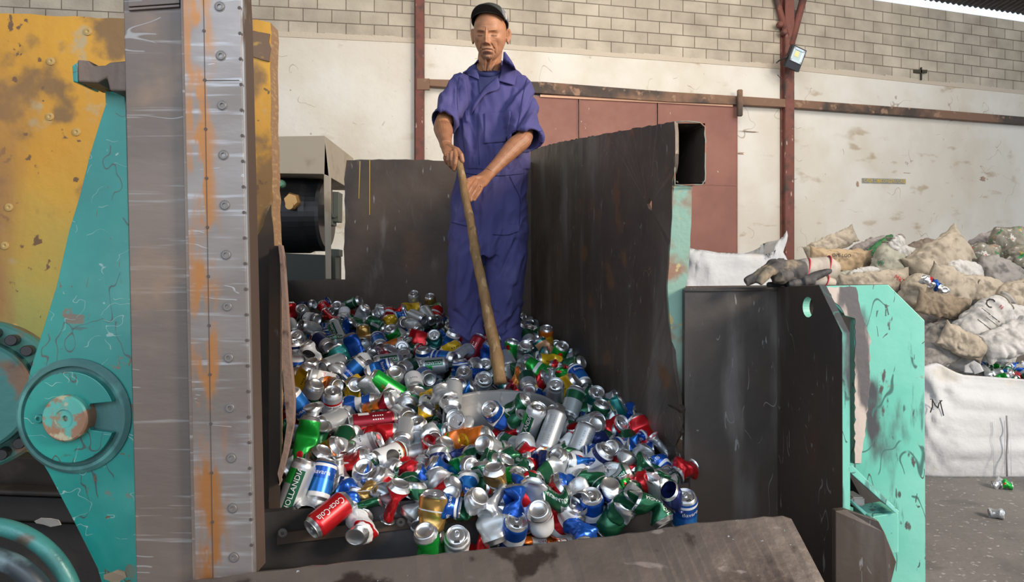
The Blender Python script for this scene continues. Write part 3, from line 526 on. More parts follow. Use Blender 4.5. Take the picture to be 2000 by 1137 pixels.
bm = BM(); a_, b_ = P(480, 700, 5.5), P(690, 546, 6.4); box(bm, a_.x, a_.y, 0, b_.x, b_.y, b_.z); a_, b_ = P(450, 700, 5.05), P(650, 552, 5.5); box(bm, a_.x, a_.y, 0, b_.x, b_.y, b_.z); obj('frame', bm, m_void, t)
# ================================================================ drinks cans
def paint(n, c, metal=.55, rough=.30): return mat('can_'+n, c, rough, metal, spec=.6)
ALU = mat('aluminium', (.76, .77, .79), .29, .95, bump=.0004, bscale=60)
CM = dict(alu=ALU, slv=mat('can_silver', (.52, .55, .58), .38, .65), red=paint('red', (.55, .012, .018)), dred=paint('dark_red', (.26, .010, .022)), blue=paint('blue', (.010, .085, .42)), sky=paint('sky_blue', (.02, .17, .55)),
 navy=paint('navy', (.018, .03, .13)), grn=paint('green', (.012, .36, .045)), dgn=paint('dark_green', (.012, .10, .045)), teal=paint('teal', (.010, .16, .15)), yel=paint('yellow', (.66, .40, .012), .3), orn=paint('orange', (.62, .15, .015), .4),
 gold=paint('gold', (.55, .33, .10), .8), wht=paint('white', (.68, .69, .71), .1, .35), gry=paint('grey', (.34, .37, .38), .4), pea=paint('peach', (.68, .36, .20), .3), blk=paint('ink', (.012, .012, .016), 0, .5), dark=mat('can_inside', (.02, .02, .022), .6))
CI = list(CM); CL = [CM[k] for k in CI]
def mi(k): return CI.index(k)
R0 = .0345
# kind: (phrase, region function (t = 0..1 along the can, a = -pi..pi around it) -> colour, lettering [(text, size, along axis?, angle, t, colour)])
def rg(base, *rules):
    def f(t, a):
        for (c, t0, t1, a0, a1) in rules:
            if t0 <= t <= t1 and a0 <= a <= a1: return c
        return base
    return f
PIH = PI
KIND = {
 'hol': ('green and silver HOLLANDIA beer', rg('slv', ('grn', .58, .93, -PI, .35), ('dgn', .08, .93, .35, 1.15), ('dgn', .10, .93, 2.2, PI)), [('HOLLANDIA', .021, True, .75, .5, 'wht'), ('HOLLANDIA', .021, True, 2.65, .5, 'wht')]),
 'hold': ('dark green HOLLANDIA beer', rg('dgn', ('slv', .1, .5, -.6, .6), ('slv', .1, .5, 2.3, PI)), [('HOLLANDIA', .020, True, -1.05, .5, 'wht'), ('HOLLANDIA', .020, True, 1.1, .5, 'wht'), ('HOLLANDIA', .020, True, 2.0, .5, 'slv')]),
 'bav': ('blue and white Bavaria beer', rg('blue', ('wht', 0, .14, -9, 9), ('sky', .14, .55, -9, 9), ('wht', .90, 1, -9, 9)), [('Bavaria', .0185, False, a_, .66, 'wht') for a_ in (0, 2.1, -2.1)]),
 'coke': ('red and white Coca-Cola', rg('red'), [('Coca-Cola', .026, True, a_, .5, 'wht') for a_ in (0, 2.1, -2.1)]),
 'win': ('white and blue WINDMILL beer', rg('wht', ('blue', .0, .16, -9, 9), ('navy', .86, 1, -9, 9)), [('WINDMILL', .0135, False, a_, .42, 'red') for a_ in (0, 2.1, -2.1)]+[('X', .022, False, a_, .66, 'navy') for a_ in (0, 2.1, -2.1)]),
 'top': ('white TOP BEER', rg('slv', ('red', .70, .76, -9, 9), ('dred', .77, .79, -9, 9), ('wht', .2, .69, -9, 9)), [('TOP BEER', .0145, False, a_, .56, 'navy') for a_ in (0, 2.1, -2.1)]+[('◆', .022, False, a_, .34, 'dred') for a_ in (0, 2.1, -2.1)]),
 'colw': ('white Colônia beer', rg('wht', ('slv', .75, 1, -9, 9)), [('Colônia', .020, False, a_, .5, 'red') for a_ in (0, 2.1, -2.1)]),
 'colo': ('orange Colônia beer', rg('orn', ('wht', .55, .8, -1, 1), ('wht', .0, .3, -9, 9)), [('Colônia', .026, True, 0, .42, 'red'), ('Colônia', .026, True, -2.1, .42, 'red')]),
 'cri': ('green CRISTAL beer', rg('grn', ('wht', .15, .6, -.5, .6), ('wht', .15, .6, 2.2, 2.9)), [('CRISTAL', .020, True, -.1, .45, 'red'), ('CRISTAL', .020, True, 2.3, .45, 'red')]),
 'emb': ('cream black-emblem beer', rg('wht', ('dgn', .04, .09, -9, 9), ('red', .10, .13, -9, 9), ('gold', .14, .16, -9, 9)), [('●', .050, False, a_, .6, 'blk') for a_ in (0, 2.1, -2.1)]+[('•••', .02, False, a_, .36, 'dgn') for a_ in (0, 2.1, -2.1)]),
 'gold': ('gold beer', rg('gold', ('wht', .60, .63, -9, 9), ('wht', .66, .68, -9, 9)), []),
 'yel': ('bright yellow', rg('yel'), [('••••', .016, True, a_, .6, 'blk') for a_ in (0, 2.1)]),
 'grn': ('bright green', rg('grn'), [('●', .022, False, a_, .74, 'red') for a_ in (0, 2.6)]),
 'grnw': ('bright green and white lime', rg('grn', ('wht', .3, .42, -9, 9)), []),
 'dgn': ('dark green', rg('dgn', ('slv', .22, .26, -9, 9)), [('▬', .04, True, a_, .5, 'slv') for a_ in (0, 2.4)]),
 'dgw': ('dark green and silver', rg('dgn', ('slv', .0, .40, -9, 9)), []),
 'teal': ('teal metallic', rg('teal', ('slv', .1, .13, -9, 9)), []),
 'tealw': ('teal and white', rg('teal', ('wht', .35, .55, -9, 9), ('gold', .6, .63, -9, 9)), []),
 'red': ('plain red', rg('red'), []),
 'redw': ('red and white', rg('red', ('wht', .3, .5, -9, 9)), []),
 'dred': ('dark red', rg('dred', ('wht', .12, .42, -.4, .3)), [('•••••', .014, True, a_, .6, 'wht') for a_ in (.6, 1.0, -.8)]),
 'blue': ('deep blue', rg('blue'), []),
 'blud': ('navy blue', rg('navy', ('slv', 0, .2, -9, 9)), []),
 'bluw': ('blue and white', rg('blue', ('wht', .30, .60, -9, 9)), []),
 'orn': ('orange and silver', rg('orn', ('slv', .8, 1, -9, 9)), []),
 'fan': ('orange fruit-slice soda', rg('orn', ('grn', .08, .12, -9, 9)), [('●', .052, False, 0, .5, 'yel'), ('✶', .045, False, 0, .5, 'orn'), ('●', .052, False, 2.5, .5, 'yel')]),
 'silv': ('plain silver', rg('slv'), []),
 'silt': ('silver grey with small print', rg('slv'), [('•••• ••• •••', .015, True, a_, .5, 'gry') for a_ in (-.5, 0, .4, 2.0, 2.4)]),
 'wht': ('white', rg('wht', ('slv', .8, 1, -9, 9)), [('••••', .014, False, 0, .5, 'navy')]),
 'whr': ('white and red', rg('wht', ('red', .2, .36, -9, 9)), []),
 'gry': ('dull grey green', rg('gry', ('dgn', .6, .95, -9, 9)), []),
 'pea': ('peach coloured', rg('pea', ('teal', .0, .15, -9, 9), ('teal', .15, .5, 1, 3)), [('●', .03, False, 0, .6, 'dred')]),
 'brn': ('brown and orange', rg('orn', ('dred', .0, .3, -9, 9), ('gold', .6, .75, -9, 9)), []),
}
def crumple(V, L, crush, seed):
    """dent a can; V (n,3) with z along the can, 0 = base"""
    r = random.Random(seed*7+hash_s(crush)); V = V.copy(); x, y, z = V[:,0].copy(), V[:,1].copy(), V[:,2].copy(); t = z/L
    phi = r.uniform(0, 2*PI); c, s = math.cos(phi), math.sin(phi)
    u, v = x*c+y*s, -x*s+y*c
    mid = np.clip(np.minimum(t, 1-t)*7, 0, 1)
    if crush == 'dent':
        zc = L*r.uniform(.35, .65); g = np.exp(-((z-zc)/(.024))**2); k = .012*r.uniform(.8, 1.3)
        u = u-np.where(u > 0, 1, .0)*g*k*2*np.clip(u/R0, 0, 1); v = v*(1+.08*g)
    elif crush == 'waist':
        zc = L*r.uniform(.42, .6); g = np.exp(-((z-zc)/(.020))**2)
        u = u*(1-.72*g); v = v*(1+.22*g); b = r.uniform(.4, .8)*r.choice((-1, 1)); k = 1/(1+np.exp(-(z-zc)/.006)); a = b*k
        zz = z-zc; z = zc+zz*np.cos(a)-u*np.sin(a)*k*.9; u = u*np.cos(a)+zz*np.sin(a)*k; z = zc+(z-zc)*.86
    elif crush == 'short':
        q = r.uniform(.6, .75); g = mid; z = L*.5+(z-L*.5)*q; ph = r.uniform(0, 6); a_ = np.arctan2(v, u); m = 1+.13*g*np.sin(a_*2+t*8+ph)-.10*g; u = u*m; v = v*m; sh = .010*np.sin(t*5+ph)*g; u = u+sh*2
    elif crush == 'flat':
        q = np.clip((t-.12)/.3, 0, 1); q = q*q*(3-2*q); q2 = np.clip((1-t)/.12, 0, 1); f = 1-.62*q*(.25+.75*q2); u = u*f; v = v*(1+.30*(1-f)); z = z*.92
    elif crush == 'cone':
        q = np.clip((t-.1)/.9, 0, 1); f = 1-.86*q**.8; u = u*f; v = v*(1-.35*q)
        z = z*1.1
    elif crush == 'fold':
        zc = L*.5; g = np.exp(-((z-zc)/(.028))**2); u = u*(1-.7*g); v = v*(1+.3*g); k = 1/(1+np.exp(-(z-zc)/.005)); a = 1.35*k
        zz = z-zc; z = zc+zz*np.cos(a)-u*np.sin(a)*k; u = u*np.cos(a)+zz*np.sin(a)*k
    x, y = u*c-v*s, u*s+v*c
    if crush != 'none':
        amp = dict(dent=.0010, waist=.0018, short=.0017, flat=.0016, cone=.002, fold=.002)[crush]
        for i in range(len(x)):
            if mid[i] > .02:
                p = Vector((V[i,0]*34+seed*3.1, V[i,1]*34, V[i,2]*26)); a = noise.voronoi(p)[0]; n = (a[1]-a[0]-.35)*1.2
                q = 1+n*amp/R0*4*mid[i]; x[i] *= q; y[i] *= q; z[i] += noise.noise(p*.8)*amp*mid[i]
    return np.stack([x, y, z], 1)
def hash_s(s): return sum(ord(c)*(i+3) for i, c in enumerate(s)) % 997
TXT = {}
def can_text(s, size):
    if (s, size) not in TXT:
        if s in ('●', '◆', '✶', '▬') or set(s) <= set('• '):
            bm = BM()
            if s == '●' : g = [[(0, 0, size/2)]]; n = 28
            elif s == '◆': g = [[(0, 0, size/2)]]; n = 4
            elif s == '▬': bmesh.ops.create_grid(bm, x_segments=10, y_segments=6, size=.5, matrix=Matrix.Diagonal((size, size*.4, 1, 1))); g = []
            elif s == '✶':
                for k in range(8):
                    a = k*PI/4; bm.faces.new([bm.verts.new((math.cos(a+d)*q*size/2, math.sin(a+d)*q*size/2, 0)) for q, d in ((.15, 0), (.8, .28), (.8, -.28))])
                g = []
            else: g = [[(i*size*.55-(len(s)-1)*size*.275, 0, size*.22) for i, c in enumerate(s) if c == '•']]; n = 4
            for row in g:
                for cx, cy, rr in row: bm.faces.new([bm.verts.new((cx+rr*math.cos(2*PI*k/n+PI/4*(n == 4)*(s != '◆')), cy+rr*math.sin(2*PI*k/n+PI/4*(n == 4)*(s != '◆')), 0)) for k in range(n)])
        else: bm = text_bm(s, size)
        for ax in (0, 1):
            lo = min(v.co[ax] for v in bm.verts); hi = max(v.co[ax] for v in bm.verts); q = lo+.0045
            while q < hi:
                n_ = Vector((1, 0, 0)) if ax == 0 else Vector((0, 1, 0)); bmesh.ops.bisect_plane(bm, geom=bm.verts[:]+bm.edges[:]+bm.faces[:], plane_co=n_*q, plane_no=n_); q += .0045
        bmesh.ops.triangulate(bm, faces=bm.faces[:]); bm.verts.index_update()
        TXT[(s, size)] = (np.array([v.co for v in bm.verts]), [[v.index for v in f.verts] for f in bm.faces]); bm.free()
    return TXT[(s, size)]
CANC = {}
def can_meshes(kind, crush, seed, L):
    key = (kind, crush, seed, L)
    if key in CANC: return CANC[key]
    fn, txt = KIND[kind][1], KIND[kind][2]; seg = 32
    def rev(prof, col_of, cz=True):
        V, Fc, Mi = [], [], []; idx = []
        for (r, z) in prof:
            if r == 0: idx.append([len(V)]); V.append((0, 0, z))
            else: idx.append(list(range(len(V), len(V)+seg))); V += [(r*math.cos(2*PI*k/seg), r*math.sin(2*PI*k/seg), z) for k in range(seg)]
        for i in range(len(prof)-1):
            a, b = idx[i], idx[i+1]; tm = (prof[i][1]+prof[i+1][1])/2/L
            for k in range(seg):
                j = (k+1) % seg; ang = 2*PI*(k+.5)/seg; ang = ang-2*PI if ang > PI else ang
                Fc.append((a[0], b[j], b[k]) if len(a) == 1 else ((a[k], a[j], b[0]) if len(b) == 1 else (a[k], a[j], b[j], b[k]))); Mi.append(col_of(i, tm, ang))
        return np.array(V), Fc, Mi
    nb = 22; body = [(0, .0085), (.014, .0065), (.0215, .003), (.0235, .0), (.0258, .0006), (.0280, .0050), (.0312, .0105), (R0, .0145)]
    nbase = len(body)-1
    body += [(R0, .0145+(L-.0145-.016)*i/nb) for i in range(1, nb+1)]+[(.0318, L-.011), (.0285, L-.0045), (.0272, L-.0030)]
    V, Fc, Mi = rev(body, lambda i, t, a: mi('alu') if i < nbase or i >= nbase+nb+1 else mi(fn((t*L-.0145)/(L-.0305), a)))
    # lettering sits on the body
    for (s, size, along, ang, tt, cc) in txt:
        tv, tf = can_text(s, size); k0 = len(V); rr = R0+.0005
        X, Y = (tv[:,1], tv[:,0]) if along else (tv[:,0], tv[:,1])
        if along: a = ang-X/rr; z = L*tt+Y*min(1, (L-.04)/max(.001, Y.max()-Y.min()))
        else: a = ang+X/rr; z = L*tt+Y
        z = np.clip(z, .016, L-.018)
        V = np.vstack([V, np.stack([rr*np.cos(a), rr*np.sin(a), z], 1)]); Fc += [tuple(i+k0 for i in f) for f in tf]; Mi += [mi(cc)]*len(tf)
    V = crumple(V, L, crush, seed)
    def mk(n, V, Fc, Mi):
        me = bpy.data.meshes.new(n); me.from_pydata([tuple(v) for v in V], [], Fc)
        for m in CL: me.materials.append(m)
        me.polygons.foreach_set('material_index', Mi); me.shade_smooth()
        if crush in ('short', 'flat', 'fold'): me.set_sharp_from_angle(angle=math.radians(38))
        return me
    c0 = np.array([(0, 0, L/2)]); 
    mb = mk('can_body', V-c0, Fc, Mi)
    lid = [(.0272, L-.003), (.0283, L-.0015), (.0280, L-.0002), (.0268, L), (.0258, L-.0008), (.0250, L-.0052), (.0238, L-.0058), (.0228, L-.0040), (.0150, L-.0040), (.008, L-.0040), (0, L-.0040)]
    Vl, Fl, Ml = rev(lid, lambda i, t, a: mi('dark') if i in (7, 8) and abs(a) < .48 and i == 7 else mi('alu'))
    # drinking mouth: pushed in faces
    Vl = crumple(Vl, L, crush, seed); ml = mk('can_lid', Vl-c0, Fl, Ml)
    T = []; Tf = []
    for k in range(14):
        a = 2*PI*k/14; T.append((-.0035+.0105*math.cos(a), .0068*math.sin(a), L-.0024))
    for k in range(14):
        a = 2*PI*k/14; T.append((-.0072+.0048*math.cos(a), .0042*math.sin(a), L-.0024))
    T += [(x, y, z-.0012) for x, y, z in T]
    for k in range(14):
        j = (k+1) % 14; Tf += [(k, j, 14+j, 14+k), (28+k, 42+k, 42+j, 28+j), (k, 28+k, 28+j, j), (14+k, 14+j, 42+j, 42+k)]
    mt = mk('can_tab', crumple(np.array(T), L, crush, seed)-c0, Tf, [mi('alu')]*len(Tf))
    CANC[key] = (mb, ml, mt); return CANC[key]
def surf(px, py):
    """distance of the heap's surface seen at a pixel row"""
    ys = [570, 600, 665, 740, 800, 880, 950, 1000, 1100]; ds = [4.20, 4.05, 3.15, 2.68, 2.32, 2.10, 1.90, 1.80, 1.78]
    return float(np.interp(py, ys, ds))+.10*np.clip((px-620)/600, -.3, 1)
CR = {'A': (520, 570, 4.944), 'B': (820, 600, 4.737), 'C': (520, 780, 3.668), 'D': (840, 780, 3.668), 'E': (1080, 740, 3.444)}
# crop, x, y, direction of the visible end in the picture (deg), how far it turns to the viewer (deg), end (B base / T top), kind, crush, long
CANS = '''A 385 140 12 20 B blud dent
A 575 165 -40 15 T coke waist
A 245 190 80 20 T red waist
A 362 205 95 60 T silv none
A 430 262 -3 38 B win dent
A 420 350 150 50 T silt dent
A 745 225 -80 62 T colw dent
A 920 225 60 20 B silv flat
A 680 380 -58 30 B hol none
A 940 420 -80 25 T gold waist
A 790 335 30 10 B blue short
A 845 530 -65 10 T blue flat
A 545 490 -25 45 B blud none
A 1085 485 -50 60 B bav none
A 440 610 115 12 T emb dent
A 290 600 88 15 T win dent
A 715 620 -60 10 B teal flat
A 640 695 200 60 B silv none
A 1065 325 -30 20 B dgn dent
A 1190 300 -60 20 B yel short
A 1240 440 110 35 T grnw dent
A 1315 440 -20 55 B silv none
A 1400 152 185 12 T yel dent
A 1300 225 200 10 B bav short
A 1625 170 20 8 B grn waist
A 1460 245 -20 40 B silv none
A 1560 230 -50 40 B silt none
A 1430 340 -30 50 B silv dent
A 1470 450 160 5 B red flat
A 1625 455 100 35 T teal waist
A 1400 535 120 20 B hold short
A 1545 605 -30 20 T coke dent
A 1245 530 20 5 T orn flat
A 1310 570 70 65 T silv none
A 1640 640 0 20 B bav none
A 1165 675 185 28 T hol none
A 1355 735 190 75 B dgw none
A 1515 650 90 20 B win waist
A 1620 715 185 6 T hol none
A 1540 820 -10 68 B bav none
A 1335 650 90 45 T silt short
A 840 755 225 15 T bav none
A 1095 750 200 8 B bav dent
A 690 775 -90 62 T silv short
A 540 850 165 15 T colw dent
A 620 915 10 42 B orn waist
A 845 930 50 58 B yel short
A 360 835 60 10 B yel flat
A 1010 965 -50 15 T silt flat
A 1180 915 145 10 T cri none L
A 1245 845 80 50 B silv none
A 1430 895 -60 60 T wht none
A 1600 945 190 15 B hold flat
A 1435 1035 60 30 B grnw short
A 1590 1050 175 70 T yel short
A 430 1000 60 25 B dgw none
A 635 1085 80 28 T top none
A 905 1075 10 5 B bluw dent
A 1060 1090 20 10 B brn flat
A 1215 1080 120 15 T colw flat
A 1370 1080 -60 62 B silv short
A 310 1085 120 20 B bav none
A 620 235 -40 15 B coke flat
A 245 345 -40 50 T silt none
A 1170 205 20 20 T silv short
A 1250 182 10 10 B red flat
A 1100 195 40 10 B silt short
A 1430 88 90 35 T silv none
A 1590 118 95 30 T gold none
A 835 112 20 20 B dgn none
A 695 165 90 50 T silt short
A 1650 215 -80 60 T redw dent
A 1180 225 -90 30 T redw short
A 240 820 20 20 B silv dent
A 1010 620 30 20 T wht flat
A 950 700 0 50 B wht short
A 500 480 90 20 T blue short
A 1180 620 60 30 B brn short
A 560 130 200 20 B navyx short
B 283 262 82 30 T dgn dent
B 285 325 70 20 B bav dent
B 425 325 105 22 T coke dent
B 495 410 245 22 B dred none L
B 620 430 90 30 T blue waist
B 300 398 200 8 B yel waist
B 392 435 210 52 B silv dent
B 215 475 -3 25 B bav none
B 555 300 70 25 T dgn short
B 640 325 20 5 B dred flat
B 868 268 55 8 B hold none L
B 1003 295 -60 62 B dgw none
B 832 420 75 12 T grn dent
B 815 505 -60 60 B silv none
B 1168 290 88 25 T fan dent
B 1140 385 -60 15 T pea waist
B 1285 440 70 35 T grn none
B 962 415 80 50 B silv dent
B 1075 455 20 10 B tealw flat
B 1210 510 172 12 T yel dent
B 950 560 45 10 B gry flat
B 1125 585 -22 28 T grnw dent L
B 1330 580 -15 20 T redw flat
B 1340 640 -60 30 B grn short
B 1475 650 -58 50 B bav none
B 1000 700 -80 70 B dgw none
B 1215 690 -95 20 B silv flat
B 895 665 30 10 T brn short
B 1335 740 40 20 B yel flat
B 1250 785 90 50 T silv none
B 612 570 85 28 T dgn waist
B 482 560 20 50 B silv short
B 380 605 105 22 T bav waist
B 572 720 70 52 T wht none
B 325 720 20 62 B dgw none
B 412 680 90 40 T silt dent
B 740 700 -30 20 B tealw short
B 842 600 15 25 T gry dent
B 405 785 10 10 B sky_ short
B 230 812 -60 60 T silv short
B 300 825 -90 50 B silv none
B 200 745 200 5 T hold flat
B 1412 890 248 30 B gry none
B 1608 870 78 42 T teal none
B 1650 1005 100 30 T dgn waist
B 1760 940 160 10 B tealw flat
B 1710 860 30 20 T silt flat
B 710 1005 125 45 T bluw dent
B 870 920 60 20 T dgn waist
B 1045 1040 62 22 T hol none
B 360 1075 110 55 T silv dent
B 500 640 -40 30 B blue short
B 700 590 60 30 T silt short
B 1400 540 20 30 B dgn flat
B 1090 690 20 30 B redw short
C 282 310 -98 18 T grn dent L
C 208 640 -108 15 B hol none L
C 395 590 -98 30 B bav none
C 470 160 195 60 B silv none
C 540 315 -98 60 B dgw none
C 762 165 182 18 B dred none L
C 815 262 2 32 T red waist
C 978 115 0 62 B silv none
C 985 240 -80 70 B silv none
C 1100 255 100 25 T emb dent
C 1175 265 -10 65 B silt short
C 1105 150 60 10 B yel flat
C 715 330 20 10 T wht flat
C 700 425 90 52 T red short
C 705 520 80 50 B dgw short
C 880 405 190 50 T emb none
C 1065 390 186 22 T silt none
C 410 385 30 10 B orn flat
C 598 455 20 5 B red flat
C 530 525 -80 10 B wht flat
C 950 540 183 14 B hol none L
C 605 655 170 10 T win flat
C 612 750 -80 68 B blue short
C 455 825 215 42 T coke none
C 665 915 -100 72 B whr short
C 738 680 -80 40 T gold short
C 870 640 190 55 B redw short
C 910 740 70 10 B red flat
C 1090 640 -60 50 B silv short
C 1105 780 -80 55 T silv dent
C 1192 800 85 8 T gold flat
C 1155 1040 95 35 B grn dent
C 1135 480 60 20 T silv flat
C 640 290 -10 40 B silv short
C 350 480 60 10 B dgn flat
C 820 610 -90 20 B dgn short
C 380 250 70 30 B hold short
C 340 120 100 20 B silv short
D 90 240 20 35 B tealw short
D 215 180 120 60 T silv short
D 255 285 15 20 T fan dent L
D 235 490 30 55 B grn dent
D 430 350 130 55 B silv none
D 600 335 -10 35 B gry dent
D 520 470 8 10 B red short
D 690 370 -80 62 B silv dent
D 722 190 72 22 T hol none L
D 865 235 -115 35 T silt none L
D 1065 340 -118 28 B silt none L
D 1155 205 60 55 B silv short
D 825 465 -50 20 B orn flat
D 565 250 20 15 T redw flat
D 175 720 105 50 B fan short
D 385 600 -80 20 T hold flat
D 470 610 95 20 B gold flat
D 590 605 60 25 T grnw short
D 745 625 -60 62 T redw short
D 950 580 85 35 B red short
D 430 870 -70 15 B silv fold
D 200 1055 90 40 T wht dent
D 620 780 60 25 B brn short
D 600 960 80 35 T bluw none
D 790 860 100 45 B whr dent
D 840 1012 172 20 T colo cone L
D 1065 960 -80 50 B blue short
D 960 850 60 25 T whr dent
D 1165 470 55 25 T win none L
D 1140 640 -50 20 T blue waist
D 40 1030 100 50 B grn dent
D 60 600 -60 40 B silv short
D 480 900 80 30 T silv flat
D 350 1065 30 20 B red short
D 700 790 -70 20 B redw dent
D 870 720 50 10 B red flat
D 1000 700 100 20 T silv short
D 60 400 60 20 B silt flat
D 420 480 20 20 B dgn short
D 890 130 90 30 B navyx short
D 640 130 60 50 T dgw short
E 415 330 25 28 T red waist
E 608 355 -62 38 T red dent
E 522 450 -80 65 B dgw none
E 428 685 -12 50 B win none
E 695 600 -25 60 T bav short
E 650 715 200 25 T silv fold
E 885 620 200 30 T red short
E 885 895 95 25 T bav none
E 490 600 -50 50 B redw short
E 420 930 60 25 B dgw dent
E 250 300 40 55 B silv none
E 370 770 80 25 B blud short
E 260 880 95 30 T bluw dent
E 735 470 -50 5 B silt flat
E 400 210 30 10 T tealw flat
E 480 540 160 10 B gry flat
E 515 770 -70 20 B grn flat
E 590 610 40 10 T dgn short
E 200 720 70 20 B blue flat
E 130 790 95 20 T silv dent
E 60 860 80 25 B redw short'''
KIND['sky_'] = ('sky blue', rg('sky', ('wht', .7, .9, -9, 9)), []); KIND['navyx'] = ('navy and silver', rg('navy', ('slv', .5, .7, -9, 9)), [])
heap = []
for i, ln_ in enumerate(CANS.split('\n')):
    f = ln_.split(); ox, oy, s_ = CR[f[0]]; heap.append([ox+float(f[1])/s_, oy+float(f[2])/s_, float(f[3]), float(f[4]), f[5], f[6], f[7], .162 if len(f) > 8 else .122, 0., i])
nhand = len(heap)
# cans between the listed ones, each placed where the heap shows a gap
LIM = 262
rr = random.Random(77)
def in_heap(x, y):
    if y < 600 or y > 990: return False
    left = np.interp(y, [600, 780, 930, 990], [566, 590, 560, 560]); right = np.interp(y, [596, 640, 660, 700, 760, 800, 880, 940, 990], [870, 880, 1080, 1110, 1165, 1225, 1290, 1330, 830])
    if y > 960: right = 1200
    if y < 660 and x > 860: return False
    if 620 < y < 655 and 760 < x < 880 and y > 600+(880-x)*.1+25: return rr.random() < .25
    if 870 < x < 1110 and 752 < y < 850: return False
    return left < x < right
kinds_bg = ['silv']*6+['silt']*4+['hol', 'hold', 'bav', 'coke', 'win', 'dgn', 'dgw', 'teal', 'red', 'dred', 'blue', 'blud', 'bluw', 'yel', 'grn', 'grnw', 'wht', 'whr', 'gry', 'colw', 'dgw', 'silv', 'redw']
while len(heap) < LIM:
    best = None
    for k in range(60):
        x, y = rr.uniform(555, 1330), rr.uniform(598, 990)
        if not in_heap(x, y): continue
        sz = .1*F/surf(x, y)*.5; q = min(math.hypot(x-h[0], y-h[1])/sz for h in heap)
        if best is None or q > best[0]: best = (q, x, y)
    cr = rr.choice(['none', 'none', 'dent', 'dent', 'dent', 'short', 'waist'])
    heap.append([best[1], best[2], rr.uniform(0, 360), rr.choice([10, 25, 45, 60]), rr.choice('BT'), rr.choice(kinds_bg), cr, .122, .075, len(heap)])
FALL = {(f_) for f_ in range(nhand)}
def axis_of(h):
    a, tl = math.radians(h[2]), math.radians(h[3]); return Vector((math.cos(a)*math.cos(tl), -math.sin(tl), math.sin(a)*math.cos(tl)))
def floor_d(px, py):
    k = (HZ-py)/F; a = (.66-.25)/(4.25-1.8); return (-.66-a*1.8)/(k-a)      # EYE + k d = zfloor(d)
def clen(h): return h[7]*dict(none=1, dent=1, waist=.9, short=.55, flat=.92, cone=1, fold=.7)[h[6]]
pos = []
for h in heap:
    d = surf(h[0], h[1])+h[8]
    if h[1] < 985 and not (h[1] > 930 and h[0] > 860): d = min(d, floor_d(h[0], h[1])-.06)
    if 862 < h[0] < 1098 and 768 < h[1] < 875: d = min(d, 2.33)
    pos.append(d)
axs = [axis_of(h) for h in heap]
def segd(p1, u1, l1, p2, u2, l2):
    # closest distance between two segments (centre, unit axis, half length)
    w = p1-p2; b = u1.dot(u2); dd = u1.dot(w); e = u2.dot(w); den = 1-b*b
    s = (b*e-dd)/den if den > 1e-6 else 0; s = max(-l1, min(l1, s)); t = b*s+e; t = max(-l2, min(l2, t)); s = b*t-dd; s = max(-l1, min(l1, s))
    return (w+u1*s-u2*t).length
for it in range(14):
    for i in range(len(heap)):
        pi = P(heap[i][0], heap[i][1], pos[i]); li = max(.002, clen(heap[i])/2-.026)
        for j in range(i):
            if abs(heap[i][0]-heap[j][0]) > 110 or abs(heap[i][1]-heap[j][1]) > 110 or abs(pos[i]-pos[j]) > .17: continue
            pj = P(heap[j][0], heap[j][1], pos[j]); lj = max(.002, clen(heap[j])/2-.026)
            q = segd(pi, axs[i], li, pj, axs[j], lj)
            if q < .058:
                k, o_ = (i, j) if pos[i] > pos[j] else (j, i)
                if (k < nhand) != (o_ < nhand): k, o_ = max(i, j), min(i, j); pos[k] = min(pos[k]+(.058-q)*.7+.002, surf(heap[k][0], heap[k][1])+.25); pi = P(heap[i][0], heap[i][1], pos[i]); continue
                pos[k] = min(pos[k]+(.058-q)*.5+.002, surf(heap[k][0], heap[k][1])+.22); pos[o_] = max(pos[o_]-(.058-q)*.22, surf(heap[o_][0], heap[o_][1])-.05)
                pi = P(heap[i][0], heap[i][1], pos[i])
for i, h in enumerate(heap):
    if 862 < h[0] < 1098 and 768 < h[1] < 875: pos[i] = min(pos[i], 2.37)
    if h[1] < 985 and not (h[1] > 930 and h[0] > 860): pos[i] = min(pos[i], floor_d(h[0], h[1])-.045)
def zone(x, y):
    if y < 640: return 'along the rear wall' if x > 700 else 'in the rear left corner'
    if y < 705: return 'in the rear left of the heap' if x < 800 else ('by the worker\'s feet' if x < 1050 else 'beside the side wall')
    if y < 770: return 'beside the liner edge' if x < 690 else ('left of the shovel handle' if x < 860 else ('at the handle foot, left' if x < 965 else 'behind the shovel blade, right'))
    if y < 860: return 'low beside the liner edge' if x < 690 else ('left of the shovel blade' if x < 870 else ('heaped against the shovel blade' if x < 1110 else 'right of the shovel blade'))
    if y < 955: return 'bottom left of the heap' if x < 690 else ('front of heap, left of centre' if x < 850 else ('tumbling below the shovel blade' if x < 1110 else 'front right of the heap'))
    return 'on the left of the sill' if x < 790 else 'falling over the sill'
CRW = dict(none='', dent='dented ', waist='bent ', short='squashed ', flat='flattened ', cone='tapered crushed ', fold='folded ')
ENDW = {('B', 0): 'base up' , ('B', 1): 'base outward', ('T', 0): 'lid sideways', ('T', 1): 'lid outward'}
def endw(h): return 'lying sideways' if h[3] < 18 else ('base showing' if h[4] == 'B' else 'lid showing')
lab = {}
for i, h in enumerate(heap): lab.setdefault((CRW[h[6]]+KIND[h[5]][0]+' can, '+endw(h)+', '+zone(h[0], h[1])), []).append(i)
ORD = ['leftmost', 'second', 'third', 'fourth', 'fifth', 'sixth', 'seventh', 'eighth', 'ninth', 'tenth', 'eleventh', 'twelfth']
LABEL = {}
for s, ids in lab.items():
    ids.sort(key=lambda i: heap[i][0])
    for k, i in enumerate(ids):
        LABEL[i] = s if len(ids) == 1 else (s+(', left one' if k == 0 else ', right one') if len(ids) == 2 else s+', '+(ORD[k]+(' from left' if k else '')))
